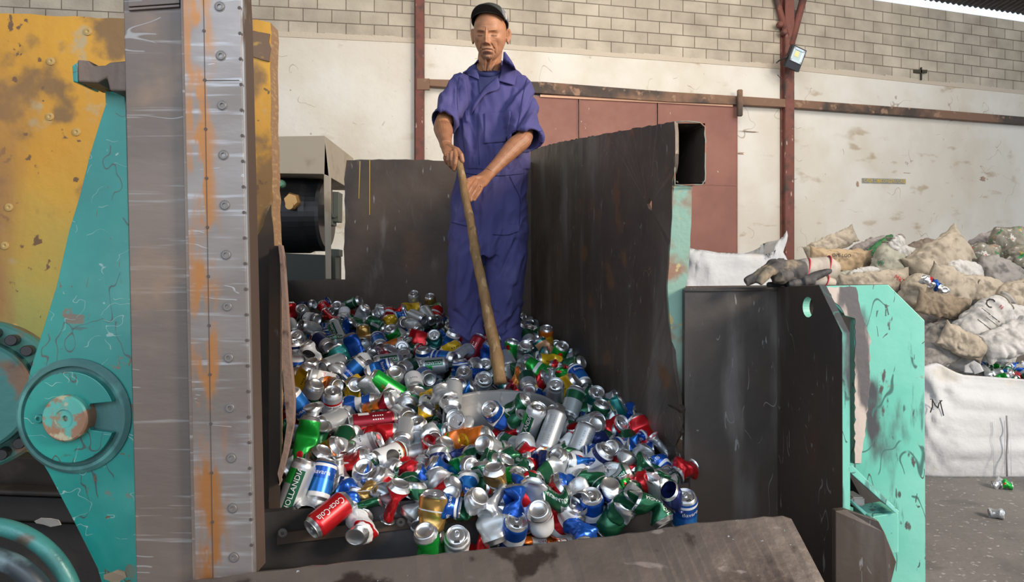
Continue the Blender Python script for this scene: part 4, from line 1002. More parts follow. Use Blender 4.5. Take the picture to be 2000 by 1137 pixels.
def add_can(name, loc, a, end, kind, crush, L, seed, roll, label, group, full=True):
    mb, ml, mt = can_meshes(kind, crush, seed % 4 if crush != 'none' else 0, L)
    o = bpy.data.objects.new(name, mb); col.objects.link(o); tag(o, label, 'can', group)
    z = a if end == 'T' else -a
    # roll the lettering side towards the viewer
    y = Vector((0, -1, .35)); x = (y-z*y.dot(z)); x = x.normalized() if x.length > 1e-3 else z.orthogonal().normalized(); yv = z.cross(x)
    M = Matrix((x, yv, z)).transposed().to_4x4(); M = Matrix.Translation(loc) @ M @ Matrix.Rotation(roll, 4, 'Z'); o.matrix_world = M
    if full:
        l = bpy.data.objects.new('lid', ml); col.objects.link(l); l.parent = o
        if end == 'T': t_ = bpy.data.objects.new('pull_tab', mt); col.objects.link(t_); t_.parent = l
    return o
for i, h in enumerate(heap):
    rl = random.Random(i).uniform(-.5, .5)
    if KIND[h[5]][2] and KIND[h[5]][2][0][2]: rl -= KIND[h[5]][2][0][3]
    add_can('drinks_can', P(h[0], h[1], pos[i]), axs[i], h[4], h[5], h[6], h[7], i, rl, LABEL[i], 'drinks cans in the press')
# packed cans beneath, closing the gaps: nobody could count them
V, Fc, Mi_ = [], [], []
rr = random.Random(5); pk = []
for tr in range(9000):
    d = rr.uniform(1.86, 4.2); px_, = (rr.uniform(565, 1320),)
    k = (px_-1000)/F; X = k*d; lim = RF.x+(RB.x-RF.x)*(d-RF.y)/(RB.y-RF.y)-.05
    if X > lim or X < -1.36: continue
    zs = EYE-np.interp(d, [1.8, 2.1, 2.32, 2.68, 3.15, 4.05, 4.2], [.61, .52, .435, .382, .272, .152, .15]); zf = zfloor(d)
    q = Vector((X, d, rr.uniform(zf+.035, max(zf+.04, zs-.10))))
    if 2.2 < d < 2.56 and abs(px_-980) < 135: continue
    if d > 3.35 and -.75 < X < -.25 and rr.random() < .8: continue
    if all((q-b).length > .062 for b in pk): pk.append(q)
    if len(pk) > 620: break
for k_, q in enumerate(pk):
    mb = can_meshes(rr.choice(['silv', 'silt', 'dgw', 'gry', 'blud', 'hold', 'red', 'blue', 'dgn', 'bav']), rr.choice(['short', 'flat', 'waist']), rr.randrange(2), .122)[0]
    n = len(mb.vertices); a = np.empty(n*3, 'f'); mb.vertices.foreach_get('co', a); a = a.reshape(-1, 3)
    R3 = np.array(Matrix.Rotation(rr.uniform(0, 6.28), 3, 'X') @ Matrix.Rotation(rr.uniform(0, 6.28), 3, 'Y')); a = a @ R3.T+np.array(q); b0 = len(V); V.extend(a.tolist())
    for p in mb.polygons: Fc.append([v+b0 for v in p.vertices]); Mi_.append(p.material_index)
me = bpy.data.meshes.new('packed_cans'); me.from_pydata(V, [], Fc)
for m in CL: me.materials.append(m)
me.polygons.foreach_set('material_index', Mi_); me.shade_smooth()
o = bpy.data.objects.new('packed_cans', me); col.objects.link(o); tag(o, 'crushed cans packed underneath the heap, glimpsed through its gaps', 'cans', kind='stuff')
# ================================================================ sacks, bulk bags, gloves
def fabric(n, c, c2, st=.55):
    c = tuple(.86*x for x in c); c2 = tuple(.80*x for x in c2); return mat('sack_'+n, c, .85, base2=c2, b2scale=4, layers=[(tuple(x*st for x in c2), 9, .66, .10), (tuple(x*.62 for x in c2), 2.5, .62, .12)], bump=.012, bscale=16, coord='Object')
SK = dict(bei=fabric('beige', (.52, .45, .36), (.42, .36, .28)), tan=fabric('tan', (.33, .26, .185), (.27, .21, .15)), org=fabric('orange', (.56, .41, .25), (.46, .34, .22)), wht=fabric('white', (.64, .63, .62), (.54, .53, .51), .75),
 gry=fabric('grey', (.36, .34, .32), (.28, .265, .25)), grw=fabric('green_white', (.47, .46, .38), (.38, .38, .31)), mau=fabric('mauve', (.36, .32, .31), (.30, .27, .265)), brn=fabric('brown', (.20, .16, .13), (.26, .21, .17)),
 net=mat('net_sack', (.15, .14, .115), .6, base2=(.24, .22, .18), b2scale=7, layers=[((.02, .20, .06), 16, .62, .04), ((.50, .49, .46), 20, .66, .03), ((.50, .28, .02), 14, .72, .02), ((.40, .04, .03), 15, .745, .015)], bump=.012, bscale=16),
 grn=mat('green_net', (.02, .10, .035), .7, base2=(.03, .16, .05), b2scale=12, bump=.01, bscale=25))
m_ink = mat('ink_dark', (.03, .03, .03), .8); m_inkred = mat('ink_red', (.5, .03, .04), .8); m_inkgrn = mat('ink_green', (.03, .22, .10), .8)
def wrinkle(p, sc=1.):
    """soft folds: rounded ridges with sharp valleys, warped so that they wander"""
    w_ = Vector((noise.noise(p*6*sc), noise.noise(p*6*sc+Vector((9, 2, 5))), 0))*.5
    a = noise.noise(Vector((p.x*8*sc, p.y*8*sc, p.z*8*sc))); b = abs(noise.noise(Vector((p.x*10*sc+p.z*7*sc+w_.x, p.y*10*sc, p.z*5*sc-p.x*3*sc+w_.y)))); c = abs(noise.noise(Vector((p.x*24*sc+w_.y, p.y*24*sc+p.z*8*sc+3, p.z*12*sc+w_.x))))
    return .6*a+1.15*(b-.2)+.55*(c-.2)
def sack(px, py, d, Lp, Wp, ang, ckey, label, typ='sewn', thick=.8, text=None, seed=0, group='stuffed sacks heaped by the wall', tilt=0):
    c = P(px, py, d); Lh = Lp*d/F/2; Wh = Wp*d/F/2; nu, nv = 60, 64; bm = BM(); rings = []; a = math.radians(ang)
    ux = Vector((math.cos(a), 0, math.sin(a))); tl = math.radians(tilt); ux = ux*math.cos(tl)+Vector((0, -1, 0))*math.sin(tl); uy = Vector((-math.sin(a), 0, math.cos(a))); uz = ux.cross(uy)
    S = 1.
    for i in range(nu+1):
        u = -1+2*i/nu; e = abs(u); cor = 0
        if typ == 'sewn': w_ = Wh*(1-.16*(1-e**3)*0-.10*math.exp(-((e-.8)/.12)**2)+.04*e**8); t_ = Wh*thick*max(.02, (1-e**3.2))**.55
        elif typ == 'tied': w_ = Wh*(max(.0, 1-max(0, e-.15)**2.2*1.1) if e < .86 else .18+2.4*(e-.86)) if u > 0 else Wh*(1-e**4)**.5; t_ = w_*thick; w_ = max(w_, Wh*.1); t_ = max(t_, Wh*.06)
        else: w_ = Wh*max(.01, 1-e**2.6)**.5; t_ = w_*thick
        rg_ = []
        for k in range(nv):
            f = 2*PI*k/nv; cx, sx = math.cos(f), math.sin(f); q = ux*(u*Lh*(1+.05*(abs(cx)**6)*(typ == 'sewn')))+uy*(w_*(abs(cx)**.9)*(1 if cx > 0 else -1))+uz*(t_*sx); sag = -.10*Wh*(1-u*u)
            q.z += sag; n_ = (uy*cx*t_+uz*sx*w_).normalized() if t_ > 0 else uz
            q += n_*(wrinkle(q+Vector((seed*3.7, px*.01, 0)), .9/max(.25, Wh/.16))*Wh*.24)*(1-.4*e**4); rg_.append(bm.verts.new(c+q))
        rings.append(rg_)
    for r1, r2 in zip(rings, rings[1:]):
        for k in range(nv): bm.faces.new((r1[k], r1[(k+1) % nv], r2[(k+1) % nv], r2[k]))
    bm.faces.new(rings[0]); bm.faces.new(rings[-1])
    t = thing('stuffed_sack', c, label, 'sack', group)
    o = obj('sack_cloth', bm, SK[ckey], t, True)
    if typ == 'sewn' and Wp > 36:
        sb = BM(); 
        for rg_i, sg in ((1, -1), (nu-1, 1)):
            pts = [o.data.vertices[rg_i*nv+k].co+c for k in range(0, nv//2+1, 3)]; 
        r1 = [o.data.vertices[(nu//2-nu//4)*0+i*nv+nv//2+nv//4].co+c+Vector((0, -.004, 0)) for i in range(2, nu-1)]
        tube(sb, r1, .0035, 5); obj('side_seam', sb, mat('seam_thread', (.42, .36, .28), .9), t)
    if typ == 'tied':
        k = int(nu*.92); pts = [o.data.vertices[k*nv+j].co+c for j in range(nv)]; cc = sum(pts, Vector())/nv; tb = BM(); pp_ = [cc+(p-cc)*1.08 for p in pts]; tube(tb, pp_+[pp_[0]], .006, 6); obj('tie_cord', tb, mat('cord', (.3, .26, .2), .9), t)
    if text:
        from mathutils.bvhtree import BVHTree
        me = o.data; bv = BVHTree.FromPolygons([v.co+c for v in me.vertices], [p.vertices[:] for p in me.polygons])
        for (s, size, dx, dy, ta, mk_) in text:
            for ch, tb in [(s, text_bm(s, size*d/F))]:
                ta_ = math.radians(ta); bmesh.ops.triangulate(tb, faces=tb.faces[:]); ok = True
                for v in tb.verts:
                    x, y = v.co.x*F/d, v.co.y*F/d; X = px+dx+x*math.cos(ta_)-y*math.sin(ta_); Y = py+dy-(x*math.sin(ta_)+y*math.cos(ta_))
                    org = Vector((0, 0, EYE)); dr = (P(X, Y, 1)-org).normalized(); h = bv.ray_cast(org, dr); 
                    v.co = (h[0]-dr*.006) if h[0] else P(X, Y, d-.02)
                obj('print', tb, {'k': m_ink, 'r': m_inkred, 'g': m_inkgrn}[mk_], t)
    return t
SACKS = [
 (1622, 476, 7.8, 104, 34, 24, 'bei', 'grey beige sack with a pointed ear, topmost on the left of the sack pile', 'sewn'),
 (1697, 484, 7.9, 92, 34, 22, 'mau', 'mauve grey sack against the wall, between the pointed-ear sack and green net', 'round'),
 (1716, 480, 7.7, 70, 17, 36, 'grn', 'narrow rolled dark green net behind the white-necked sack', 'round'),
 (1642, 508, 7.2, 118, 48, -3, 'org', 'pale orange sack with small black print, above the gloves', 'sewn', [('OPE LGO', 9, 2, -9, -2, 'k')]),
 (1798, 483, 7.6, 62, 30, 18, 'brn', 'small dark brown sack between white neck and big dirty beige sack', 'round'),
 (1925, 474, 7.7, 76, 38, 22, 'mau', 'dull mauve sack at the back right against the wall', 'round'),
 (1974, 472, 7.3, 78, 66, 12, 'net', 'large see-through net sack of coloured bottles at the top right', 'round'),
 (1923, 503, 7.2, 66, 62, 0, 'net', 'round net sack of bottles left of the large net sack', 'round'),
 (1780, 512, 7.3, 60, 46, 50, 'gry', 'grey brown sack behind the green-printed sack', 'round'),
 (1738, 516, 7.0, 100, 66, 78, 'grw', 'greenish white ribbed sack with raised neck and green print', 'tied', [('PB', 12, -18, -2, 20, 'g')]),
 (1766, 492, 6.95, 56, 30, -18, 'wht', 'crisp white cloth flap of an open sack, pointing right', 'sewn'),
 (1752, 474, 6.93, 36, 24, 50, 'wht', 'small white knotted sack neck standing above the ribbed sack', 'tied'),
 (1832, 505, 6.85, 124, 78, 32, 'bei', 'big dirty beige sack with its ear pointing up right', 'sewn'),
 (1880, 532, 6.7, 78, 52, -8, 'wht', 'smooth pinkish white sack right of the big dirty beige sack', 'round'),
 (1953, 531, 6.9, 96, 56, -24, 'gry', 'pale grey sagging sack below the round net sack', 'round'),
 (1998, 502, 7.0, 50, 62, 80, 'net', 'net sack cut off by the right edge, upper one', 'round'),
 (1650, 546, 6.9, 120, 36, 4, 'grw', 'dusty olive white sack directly right of the gloves', 'round'),
 (1688, 533, 6.8, 60, 24, 10, 'wht', 'small white sack corner with blue print under the orange sack', 'round'),
 (1708, 550, 6.6, 134, 44, 6, 'bei', 'flat greyish sack with red lettering lying behind the green end plate', 'sewn', [('MKT', 12, 50, -4, -32, 'r')]),
 (1793, 568, 6.5, 70, 66, 78, 'bei', 'cream beige sack with fold, just behind the clipped plate corner', 'round'),
 (1856, 560, 6.4, 92, 70, -22, 'bei', 'cream sack with a torn slit showing bright cans', 'sewn'),
 (1926, 565, 6.5, 112, 50, -12, 'bei', 'long cream sack reaching right from the torn one', 'tied'),
 (1992, 577, 6.4, 96, 66, 8, 'bei', 'lumpy cream sack at the right edge, middle height', 'round'),
 (1841, 596, 6.0, 100, 44, -12, 'tan', 'plump tan jute sack with a stitched seam', 'sewn'),
 (1822, 630, 6.25, 74, 42, 10, 'mau', 'mauve shadowed sack under the tan jute sack', 'round'),
 (1840, 652, 6.05, 92, 58, 26, 'gry', 'grey sack partly behind the green end plate, below the tan sack', 'round'),
 (1978, 612, 5.95, 74, 42, -15, 'wht', 'crumpled white sack with green marks right of the printed sack', 'tied'),
 (1921, 622, 5.8, 124, 66, 42, 'wht', 'large white sack with printed text lines and a red mark', 'tied', [('━━━━━', 9, 14, -6, -38, 'k'), ('━━━━', 7, 16, 6, -38, 'k'), ('━━━━━', 9, 6, 16, -38, 'k'), ('C', 26, 12, -30, -30, 'k'), ('N', 10, 35, -22, -38, 'r')]),
 (1882, 668, 5.62, 92, 48, -26, 'bei', 'white sack with green striped seam in front of the printed sack', 'sewn', [('━ ━━ ━━', 4, 4, 0, -56, 'g')]),
 (1832, 690, 5.75, 100, 50, 12, 'gry', 'dark grey sack lowest in the gap beside the green end plate', 'round'),
 (1920, 700, 5.9, 130, 50, 4, 'wht', 'whitish sack tucked directly behind the rim of the bag marked M', 'round'),
 (1974, 662, 5.6, 112, 64, 22, 'wht', 'bright white rumpled sack at the right edge above the bulk bag', 'sewn'),
]
for i, s in enumerate(SACKS): sack(*s[:8], typ=s[8], text=s[9] if len(s) > 9 else None, seed=i)
# torn slit with cans in the cream sack
rr = random.Random(8)
SLITS = [(1806, 546, 'silv', 'left of the slit'), (1813, 549, 'red', 'left'), (1819, 553, 'blud', 'middle'), (1828, 557, 'blue', 'middle'), (1833, 562, 'blue', 'right'), (1841, 566, 'silv', 'right end')]
for k, (x, y, kd, _) in enumerate(SLITS): add_can('drinks_can', P(x, y, 6.18), Vector((rr.uniform(-1, 1), -.8, rr.uniform(-1, 1))).normalized(), 'B', kd, 'short', .122, k, 0, '%s can in torn cream sack, %s' % (KIND[kd][0], ORD[k]+(' from left' if k else '')), 'cans poking from the torn sack', False)
# heap core under the visible sacks
bm = BM(); n = 60; g = {}
for i in range(n+1):
    for j in range(26):
        x = 2.5+i*(5.2/n); y = 5.75+j*.115; c_ = wallpt(1000+F*x/y, z=0); wy = c_.y-.35
        k = min(1, j/17); top = EYE-.62+k*.80; top = min(top, EYE-.70+.12*(x-2.5)*.3+k*.92); y2 = min(y, wy)
        z = max(0, top+.12*noise.noise(Vector((x*2.4, y*2.4, 0)))) if 0 < i < n and 0 < j < 25 else 0
        if 2.95 < x < 4.45 and y < 6.25: z = 0
        g[i, j] = bm.verts.new((x, y2 if j < 25 else y2+.02, z))
for i in range(n):
    for j in range(25): bm.faces.new((g[i, j], g[i+1, j], g[i+1, j+1], g[i, j+1]))
o = obj('buried_sacks', bm, SK['gry'], smooth=True); tag(o, 'shadowed grey sacks buried under the visible ones of the pile', 'sacks', kind='stuff')
# --- bulk bags
def bulk(px0, px1, d, ztop, depth, label, rim, seed=0, opening=None):
    x0, x1 = P(px0, 0, d).x, P(px1, 0, d).x; t = thing('bulk_bag', ((x0+x1)/2, d+depth/2, 0), label, 'bulk bag', 'white woven bulk bags'); cx, cy = (x0+x1)/2, d+depth/2
    bm = BM(); rings = []; nz_, nk = 44, 120
    for i in range(nz_+1):
        f = i/nz_; rg_ = []
        for k in range(nk):
            a = 2*PI*k/nk; ca, sa = math.cos(a), math.sin(a); e = .32; X = (abs(ca)**e)*(1 if ca > 0 else -1); Y = (abs(sa)**e)*(1 if sa > 0 else -1)
            b = 1+.045*math.sin(PI*min(1, f*1.1))-.10*max(0, f-.75)*2-.05*(1-f)**8; q = Vector((X*(x1-x0)/2*b, Y*depth/2*b, 0)); zt = ztop+rim(a); q.z = f*zt
            n_ = Vector((X, Y, 0)).normalized(); w_ = (wrinkle(Vector((q.x+seed, q.y, q.z*.7)), .75)*.06+.03*(1-abs(noise.noise(Vector((q.x*3+q.z*4+seed, q.y*3, q.z*2))))-.8))*min(1, f*6)
            q += n_*w_; rg_.append(bm.verts.new(Vector((cx, cy, 0))+q))
        rings.append(rg_)
    for f in (.93, .8):            # fold the rim inwards
        rings.append([bm.verts.new(Vector((cx+(v.co.x-cx)*.93, cy+(v.co.y-cy)*.93, v.co.z*f))) for v in rings[nz_]])
    for r1, r2 in zip(rings, rings[1:]):
        for k in range(nk): bm.faces.new((r1[k], r1[(k+1) % nk], r2[(k+1) % nk], r2[k]))
    bm.faces.new(rings[0][::-1]); bm.faces.new(rings[-1])
    obj('bag_body', bm, mat('bulk_white', (.56, .57, .59), .7, base2=(.47, .48, .50), b2scale=2, layers=[((.52, .50, .47), 4, .70, .06)], bump=.006, bscale=22), t, True); return t, cx, cy
t, cx, cy = bulk(1785, 2105, 5.2, .80, 1.0, 'big white woven bulk bag marked with a black M, full of cans, front right', lambda a: .075*max(0, math.cos(a-PI*1.22))**2-.13*math.exp(-((((a-PI*1.62+PI) % (2*PI))-PI)/.35)**2)+.02*math.sin(a*9), 3)
# marker strokes, seam, lifting loop
def stroke(pts, r_, nm, mm, par, dd): bm = BM(); tube(bm, [P(*q, dd) for q in pts], r_, 6); return obj(nm, bm, mm, par)
for k, q in enumerate(([(1817, 806), (1821, 795), (1821, 780), (1817, 780)], [(1821, 781), (1827, 792), (1832, 797)], [(1832, 797), (1834, 788), (1840, 782)], [(1836, 782), (1839, 796), (1843, 812)])):
    stroke(q, .004, 'marker_stroke', m_ink, t, 5.165)
stroke([(1966, 812), (1968, 850), (1966, 890), (1967, 931)], .006, 'dark_seam', mat('seam_grey', (.25, .25, .26), .9), t, 5.13)
for x in (1940, 1943, 1962, 1974): stroke([(x, 822), (x+1, 928)], .0016, 'weave_stripe', mat('weave_line', (.62, .66, .68), .8), t, 5.145)
bm = BM(); tube(bm, [P(*q) for q in ((1893, 728, 5.25), (1893, 716, 5.3), (1898, 710, 5.3), (1906, 716, 5.25), (1912, 728, 5.2))], [(.035, .006)]*5, 8); obj('lifting_loop', bm, MATS['bulk_white'], t, True)
t, cx, cy = bulk(1332, 1552, 5.95, 1.835, .9, 'tall white bulk bag standing behind the gate panel and the gloves', lambda a: .055*math.cos(a*2+.6)+.07*math.exp(-((((a-PI*1.80+PI) % (2*PI))-PI)/.3)**2)-.06*math.exp(-((((a-PI*1.55+PI) % (2*PI))-PI)/.25)**2), 11)
t, cx, cy = bulk(1770, 1925, 6.3, .86, .5, 'half hidden white bulk bag with striped seam behind the one marked M', lambda a: .02*math.sin(a*5), 23)
# cans heaped in the open bag
rr = random.Random(21); kk = ['grn', 'silv', 'dgn', 'silv', 'blue', 'teal', 'silt', 'red', 'grnw', 'bav', 'silv', 'tealw']; bagc = []; lab2 = {}
tries = 0
while len(bagc) < 30 and tries < 3000:
    tries += 1; x, y = rr.uniform(1915, 2006), rr.uniform(712, 772)
    if y > 716+(x-1915)*1.05 and x < 1945: continue
    if y > 772-(x-1965)*.45: continue
    if all(math.hypot(x-q[0], (y-q[1])*1.3) > 13 for q in bagc): bagc.append((x, y, rr.choice(kk), rr.choice(['none', 'short', 'dent']), rr.choice('BT'), rr.uniform(0, 6.3), rr.uniform(.3, 1.1)))
bagc.sort()
def where(x, y): return ('near rim' if y > 745 else 'at the back')+(' left' if x < 1945 else (' middle' if x < 1978 else ' right'))
for i, q in enumerate(bagc): lab2.setdefault('%s%s can in open bulk bag, %s' % (CRW[q[3]], KIND[q[2]][0], where(q[0], q[1])), []).append(i)
for s, ids in lab2.items():
    for k, i in enumerate(ids):
        q = bagc[i]; d = 5.38+(772-q[1])*.007
        add_can('drinks_can', P(q[0], q[1], d), Vector((math.cos(q[5])*math.cos(q[6]), -math.sin(q[6]), math.sin(q[5])*math.cos(q[6]))), q[4], q[2], q[3], .122, i, 0, s+('' if len(ids) == 1 else ', '+ORD[k]), 'cans in the open bulk bag', False)
bm = BM(); bmesh.ops.create_grid(bm, x_segments=20, y_segments=10, size=.5, matrix=Matrix.Translation((P(1965, 0, 5.75).x+.05, 5.72, EYE-.865)) @ Matrix.Rotation(.2, 4, 'X') @ Matrix.Diagonal((.9, .66, 1, 1)))
for v in bm.verts: v.co.z += .03*noise.noise(v.co*14)
o = obj('packed_bag_cans', bm, mat('can_heap', (.25, .27, .28), .35, .7, layers=[((.02, .14, .06), 22, .58, .03), ((.03, .07, .3), 24, .66, .03), ((.55, .56, .58), 30, .62, .03)], bump=.02, bscale=26), smooth=True); tag(o, 'mass of cans filling the inside of the open bulk bag', 'cans', kind='stuff')
# litter on the floor
for k, (x, y, kd, lb) in enumerate(((1818, 914, 'redw', 'crushed red and white can on the floor beside the green end plate'), (1808, 917, 'silv', 'crushed silver can on the floor touching the green end plate'), (1951, 946, 'silv', 'flattened silver can on the floor before the bulk bag, left of pair'), (1966, 948, 'grn', 'flattened green can on the floor before the bulk bag'), (1946, 1003, 'silt', 'squashed lone grey can on the concrete, lowest right'))):
    d = F*1.47/(y-HZ); add_can('drinks_can', P(x, y, d), Vector((.9, -.3, .1)).normalized(), 'B', kd, 'short', .122, k, 0, lb, 'crushed cans on the floor')
# --- work gloves on the gate edge
def remesh(bm, vox, smooth=2):
    me = bpy.data.meshes.new('r'); bmesh.ops.recalc_face_normals(bm, faces=bm.faces[:]); bm.to_mesh(me); bm.free(); o = bpy.data.objects.new('r', me); col.objects.link(o)
    m = o.modifiers.new('r', 'REMESH'); m.mode = 'VOXEL'; m.voxel_size = vox
    if smooth: s = o.modifiers.new('s', 'SMOOTH'); s.factor = .5; s.iterations = smooth
    bpy.context.view_layer.update(); dg = bpy.context.evaluated_depsgraph_get(); r = bpy.data.meshes.new_from_object(o.evaluated_get(dg)); bpy.data.objects.remove(o); bpy.data.meshes.remove(me); return r
def dispmesh(me, fn):
    n = len(me.vertices); a = np.empty(n*3, 'f'); me.vertices.foreach_get('co', a); a = a.reshape(-1, 3); nn = np.empty(n*3, 'f'); me.vertex_normals.foreach_get('vector', nn); nn = nn.reshape(-1, 3)
    dsp = np.array([fn(Vector(p)) for p in a.tolist()], 'f'); a += nn*dsp[:, None]; me.vertices.foreach_set('co', a.ravel()); me.update()
m_glove = mat('glove', (.095, .085, .078), .8, base2=(.05, .045, .045), b2scale=12, layers=[((.24, .19, .13), 14, .58, .07), ((.025, .025, .028), 9, .64, .06)], bump=.001, bscale=120)
m_cuff = mat('glove_cuff', (.40, .36, .31), .75, base2=(.28, .25, .22), b2scale=20); m_band = mat('red_band', (.42, .03, .05), .6); m_gdark = mat('glove_dark', (.035, .034, .037), .7, base2=(.06, .055, .055), b2scale=15)
zt = EYE-.021
def px2(x, y, d=2.12): return P(x, y, d)
gt = thing('work_glove', px2(1540, 560), 'dusty grey work glove with two red cuff bands lying on the gate edge', 'glove', 'pair of work gloves')
bm = BM(); tube(bm, [px2(1513, 532, 2.10), px2(1530, 530, 2.12), px2(1548, 530, 2.13), px2(1566, 530, 2.14)], [(.020, .034), (.032, .036), (.034, .038), (.030, .036)], 20)
tube(bm, [px2(1530, 516, 2.10), px2(1508, 520, 2.08), px2(1492, 531, 2.06), px2(1475, 543, 2.05), px2(1456, 552, 2.05)], [.019, .020, .017, .0155, .013], 16)
tube(bm, [px2(1520, 522, 2.07), px2(1500, 530, 2.04), px2(1488, 545, 2.03), px2(1482, 554, 2.03)], [.019, .017, .015, .012], 16)
tube(bm, [px2(1540, 537, 2.08), px2(1528, 541, 2.06), px2(1519, 540, 2.05)], [.021, .021, .017], 16)
tube(bm, [px2(1520, 548, 2.12), px2(1545, 552, 2.10), px2(1562, 555, 2.09)], [.012, .014, .010], 12)
me = remesh(bm, .0028, 3); dispmesh(me, lambda p: .0035*wrinkle(p*3.2)); obj('palm_and_fingers', me, m_glove, gt, True)
bm = BM(); r_ = tube(bm, [px2(1562, 530, 2.138), px2(1575, 527, 2.15), px2(1595, 524, 2.17), px2(1616, 524, 2.19), px2(1626, 530, 2.2)], [(.030, .037), (.029, .037), (.030, .035), (.030, .038), (.030, .034)], 24); obj('cuff', bm, m_cuff, gt, True)
for x, y, rz_, dd in ((1571, 530, .040, 2.147), (1612, 524, .039, 2.187)):
    bm = BM(); c = px2(x, y, dd); tube(bm, [c+Vector((.006*math.cos(a)*0+.012*math.sin(a), .031*math.cos(a)-.001, rz_*math.sin(a))) for a in [2*PI*j/24 for j in range(25)]], .0028, 6); obj('cuff_band', bm, m_band, gt)
gt = thing('work_glove', px2(1580, 561, 2.1), 'blackened work glove lying under the grey one, fingers pointing left', 'glove', 'pair of work gloves')
bm = BM(); tube(bm, [px2(1555, 556, 2.13), px2(1572, 549, 2.12), px2(1590, 549, 2.12)], [(.018, .018), (.02, .018), (.015, .014)], 16); tube(bm, [px2(1572, 545, 2.12), px2(1592, 540, 2.12), px2(1612, 532, 2.12), px2(1624, 528, 2.13)], [.013, .014, .012, .006], 12)
tube(bm, [px2(1560, 553, 2.08), px2(1548, 554, 2.07), px2(1538, 556, 2.07)], [.014, .013, .010], 12); tube(bm, [px2(1560, 556, 2.16), px2(1520, 557, 2.14), px2(1500, 557, 2.13)], [.012, .012, .009], 12)
me = remesh(bm, .003, 3); dispmesh(me, lambda p: .003*wrinkle(p*3)); obj('palm_and_fingers', me, m_gdark, gt, True)
bm = BM(); tube(bm, [px2(1585, 552, 2.14), px2(1605, 549, 2.16), px2(1622, 552, 2.18)], [(.018, .016), (.020, .018), (.022, .016)], 16); obj('cuff', bm, m_cuff, gt, True)
bm = BM(); c = px2(1611, 550, 2.165); tube(bm, [c+Vector((.008*math.sin(a), .022*math.cos(a), .020*math.sin(a))) for a in [2*PI*j/20 for j in range(21)]], .0025, 6); obj('cuff_band', bm, m_band, gt)
# ================================================================ the shovel
H0, H1 = P(894, 304, 2.90), P(978, 748, 2.44)
def hp(py): 
    k = (HZ-py)/F; a, b = H0, H1; t = ((a.z-EYE)-k*a.y)/(k*(b.y-a.y)-(b.z-a.z)); return a.lerp(b, t)
st_ = thing('shovel', H1+Vector((0, 0, -.2)), 'wide grey shovel with a knobby wooden pole handle, held by the worker', 'shovel')
pts, rad = [], []; rr = random.Random(2)
for i in range(61):
    t = i/60; p = H0.lerp(H1, t); w_ = .003*math.sin(t*9+.5)*t+.0015*math.sin(t*23); p = p+Vector((w_, 0, 0)); k = .0145+.0085*t+.0022*math.exp(-((t-.79)/.018)**2)+.002*math.exp(-((t-.45)/.02)**2)+.003*math.exp(-((t-.9)/.02)**2)+.0008*math.sin(t*70)
    pts.append(p); rad.append(k)
bm = BM(); tube(bm, pts, rad, 16)
m_wood = mat('pole_wood', (.27, .155, .060), .65, base2=(.20, .11, .045), b2scale=9, stretch=(4,4,.5), layers=[((.14, .085, .045), 16, .64, .05, (3,3,.5)), ((.36, .24, .12), 10, .66, .06, (4,4,.4))], bump=.002, bscale=60, grad=[((.24, .17, .13), .72, .50)][:0])
obj('handle', bm, m_wood, st_, True)
bm = BM(); g = {}
for i in range(49):
    for j in range(17):
        u = -1+2*i/48; v = j/16; x = 978+118*u*(.93+.07*v); y = 762+13*u*u+16*abs(u)**5+100*v; d = 2.47-.09*v-.13*abs(u)**3-.03*math.sin(v*PI)*0+.02*math.sin(v*PI); g[i, j] = bm.verts.new(P(x, y, d))
for i in range(48):
    for j in range(16): bm.faces.new((g[i, j], g[i+1, j], g[i+1, j+1], g[i, j+1]))
o = obj('blade', bm, mat('shovel_steel', (.20, .205, .21), .55, .45, base2=(.16, .165, .17), b2scale=5, layers=[((.34, .34, .34), 30, .7, .04, (1,1,.4))], bump=.0012), st_, True); s = o.modifiers.new('s', 'SOLIDIFY'); s.thickness = .005; s.offset = 1
bm = BM(); tube(bm, [P(979, 762, 2.49), P(979, 785, 2.475), P(979, 806, 2.465)], [.020, .014, .006], 14); obj('socket', bm, MATS['shovel_steel'], st_, True)
# ================================================================ the worker
DM = 3.25
man = thing('person', P(955, 690, DM), 'man in blue short-sleeved coveralls and dark cap, leaning a shovel into the cans', 'person')
m_skin = bpy.data.materials.new('skin'); m_skin.use_nodes = True
nt = m_skin.node_tree; b = nt.nodes['Principled BSDF']; at_ = N(nt, 'ShaderNodeAttribute', attribute_name='tone'); nz_ = N(nt, 'ShaderNodeTexNoise'); nz_.inputs['Scale'].default_value = 60; nz_.inputs['Detail'].default_value = 6; tc = N(nt, 'ShaderNodeTexCoord'); nt.links.new(tc.outputs['Object'], nz_.inputs[0])
cr = N(nt, 'ShaderNodeMapRange'); cr.inputs['To Min'].default_value = .78; cr.inputs['To Max'].default_value = 1.15; nt.links.new(nz_.outputs[0], cr.inputs[0]); mx = N(nt, 'ShaderNodeVectorMath', operation='SCALE'); nt.links.new(at_.outputs['Color'], mx.inputs[0]); nt.links.new(cr.outputs[0], mx.inputs['Scale']); nt.links.new(mx.outputs[0], b.inputs['Base Color'])
b.inputs['Roughness'].default_value = .5; b.inputs['Subsurface Weight'].default_value = .08; b.inputs['Subsurface Radius'].default_value = (.01, .004, .002); b.inputs['Subsurface Scale'].default_value = .4
bp = N(nt, 'ShaderNodeBump'); bp.inputs['Distance'].default_value = .0008; n3 = N(nt, 'ShaderNodeTexNoise'); n3.inputs['Scale'].default_value = 160; nt.links.new(tc.outputs['Object'], n3.inputs[0]); nt.links.new(n3.outputs[0], bp.inputs['Height']); nt.links.new(bp.outputs[0], b.inputs['Normal'])
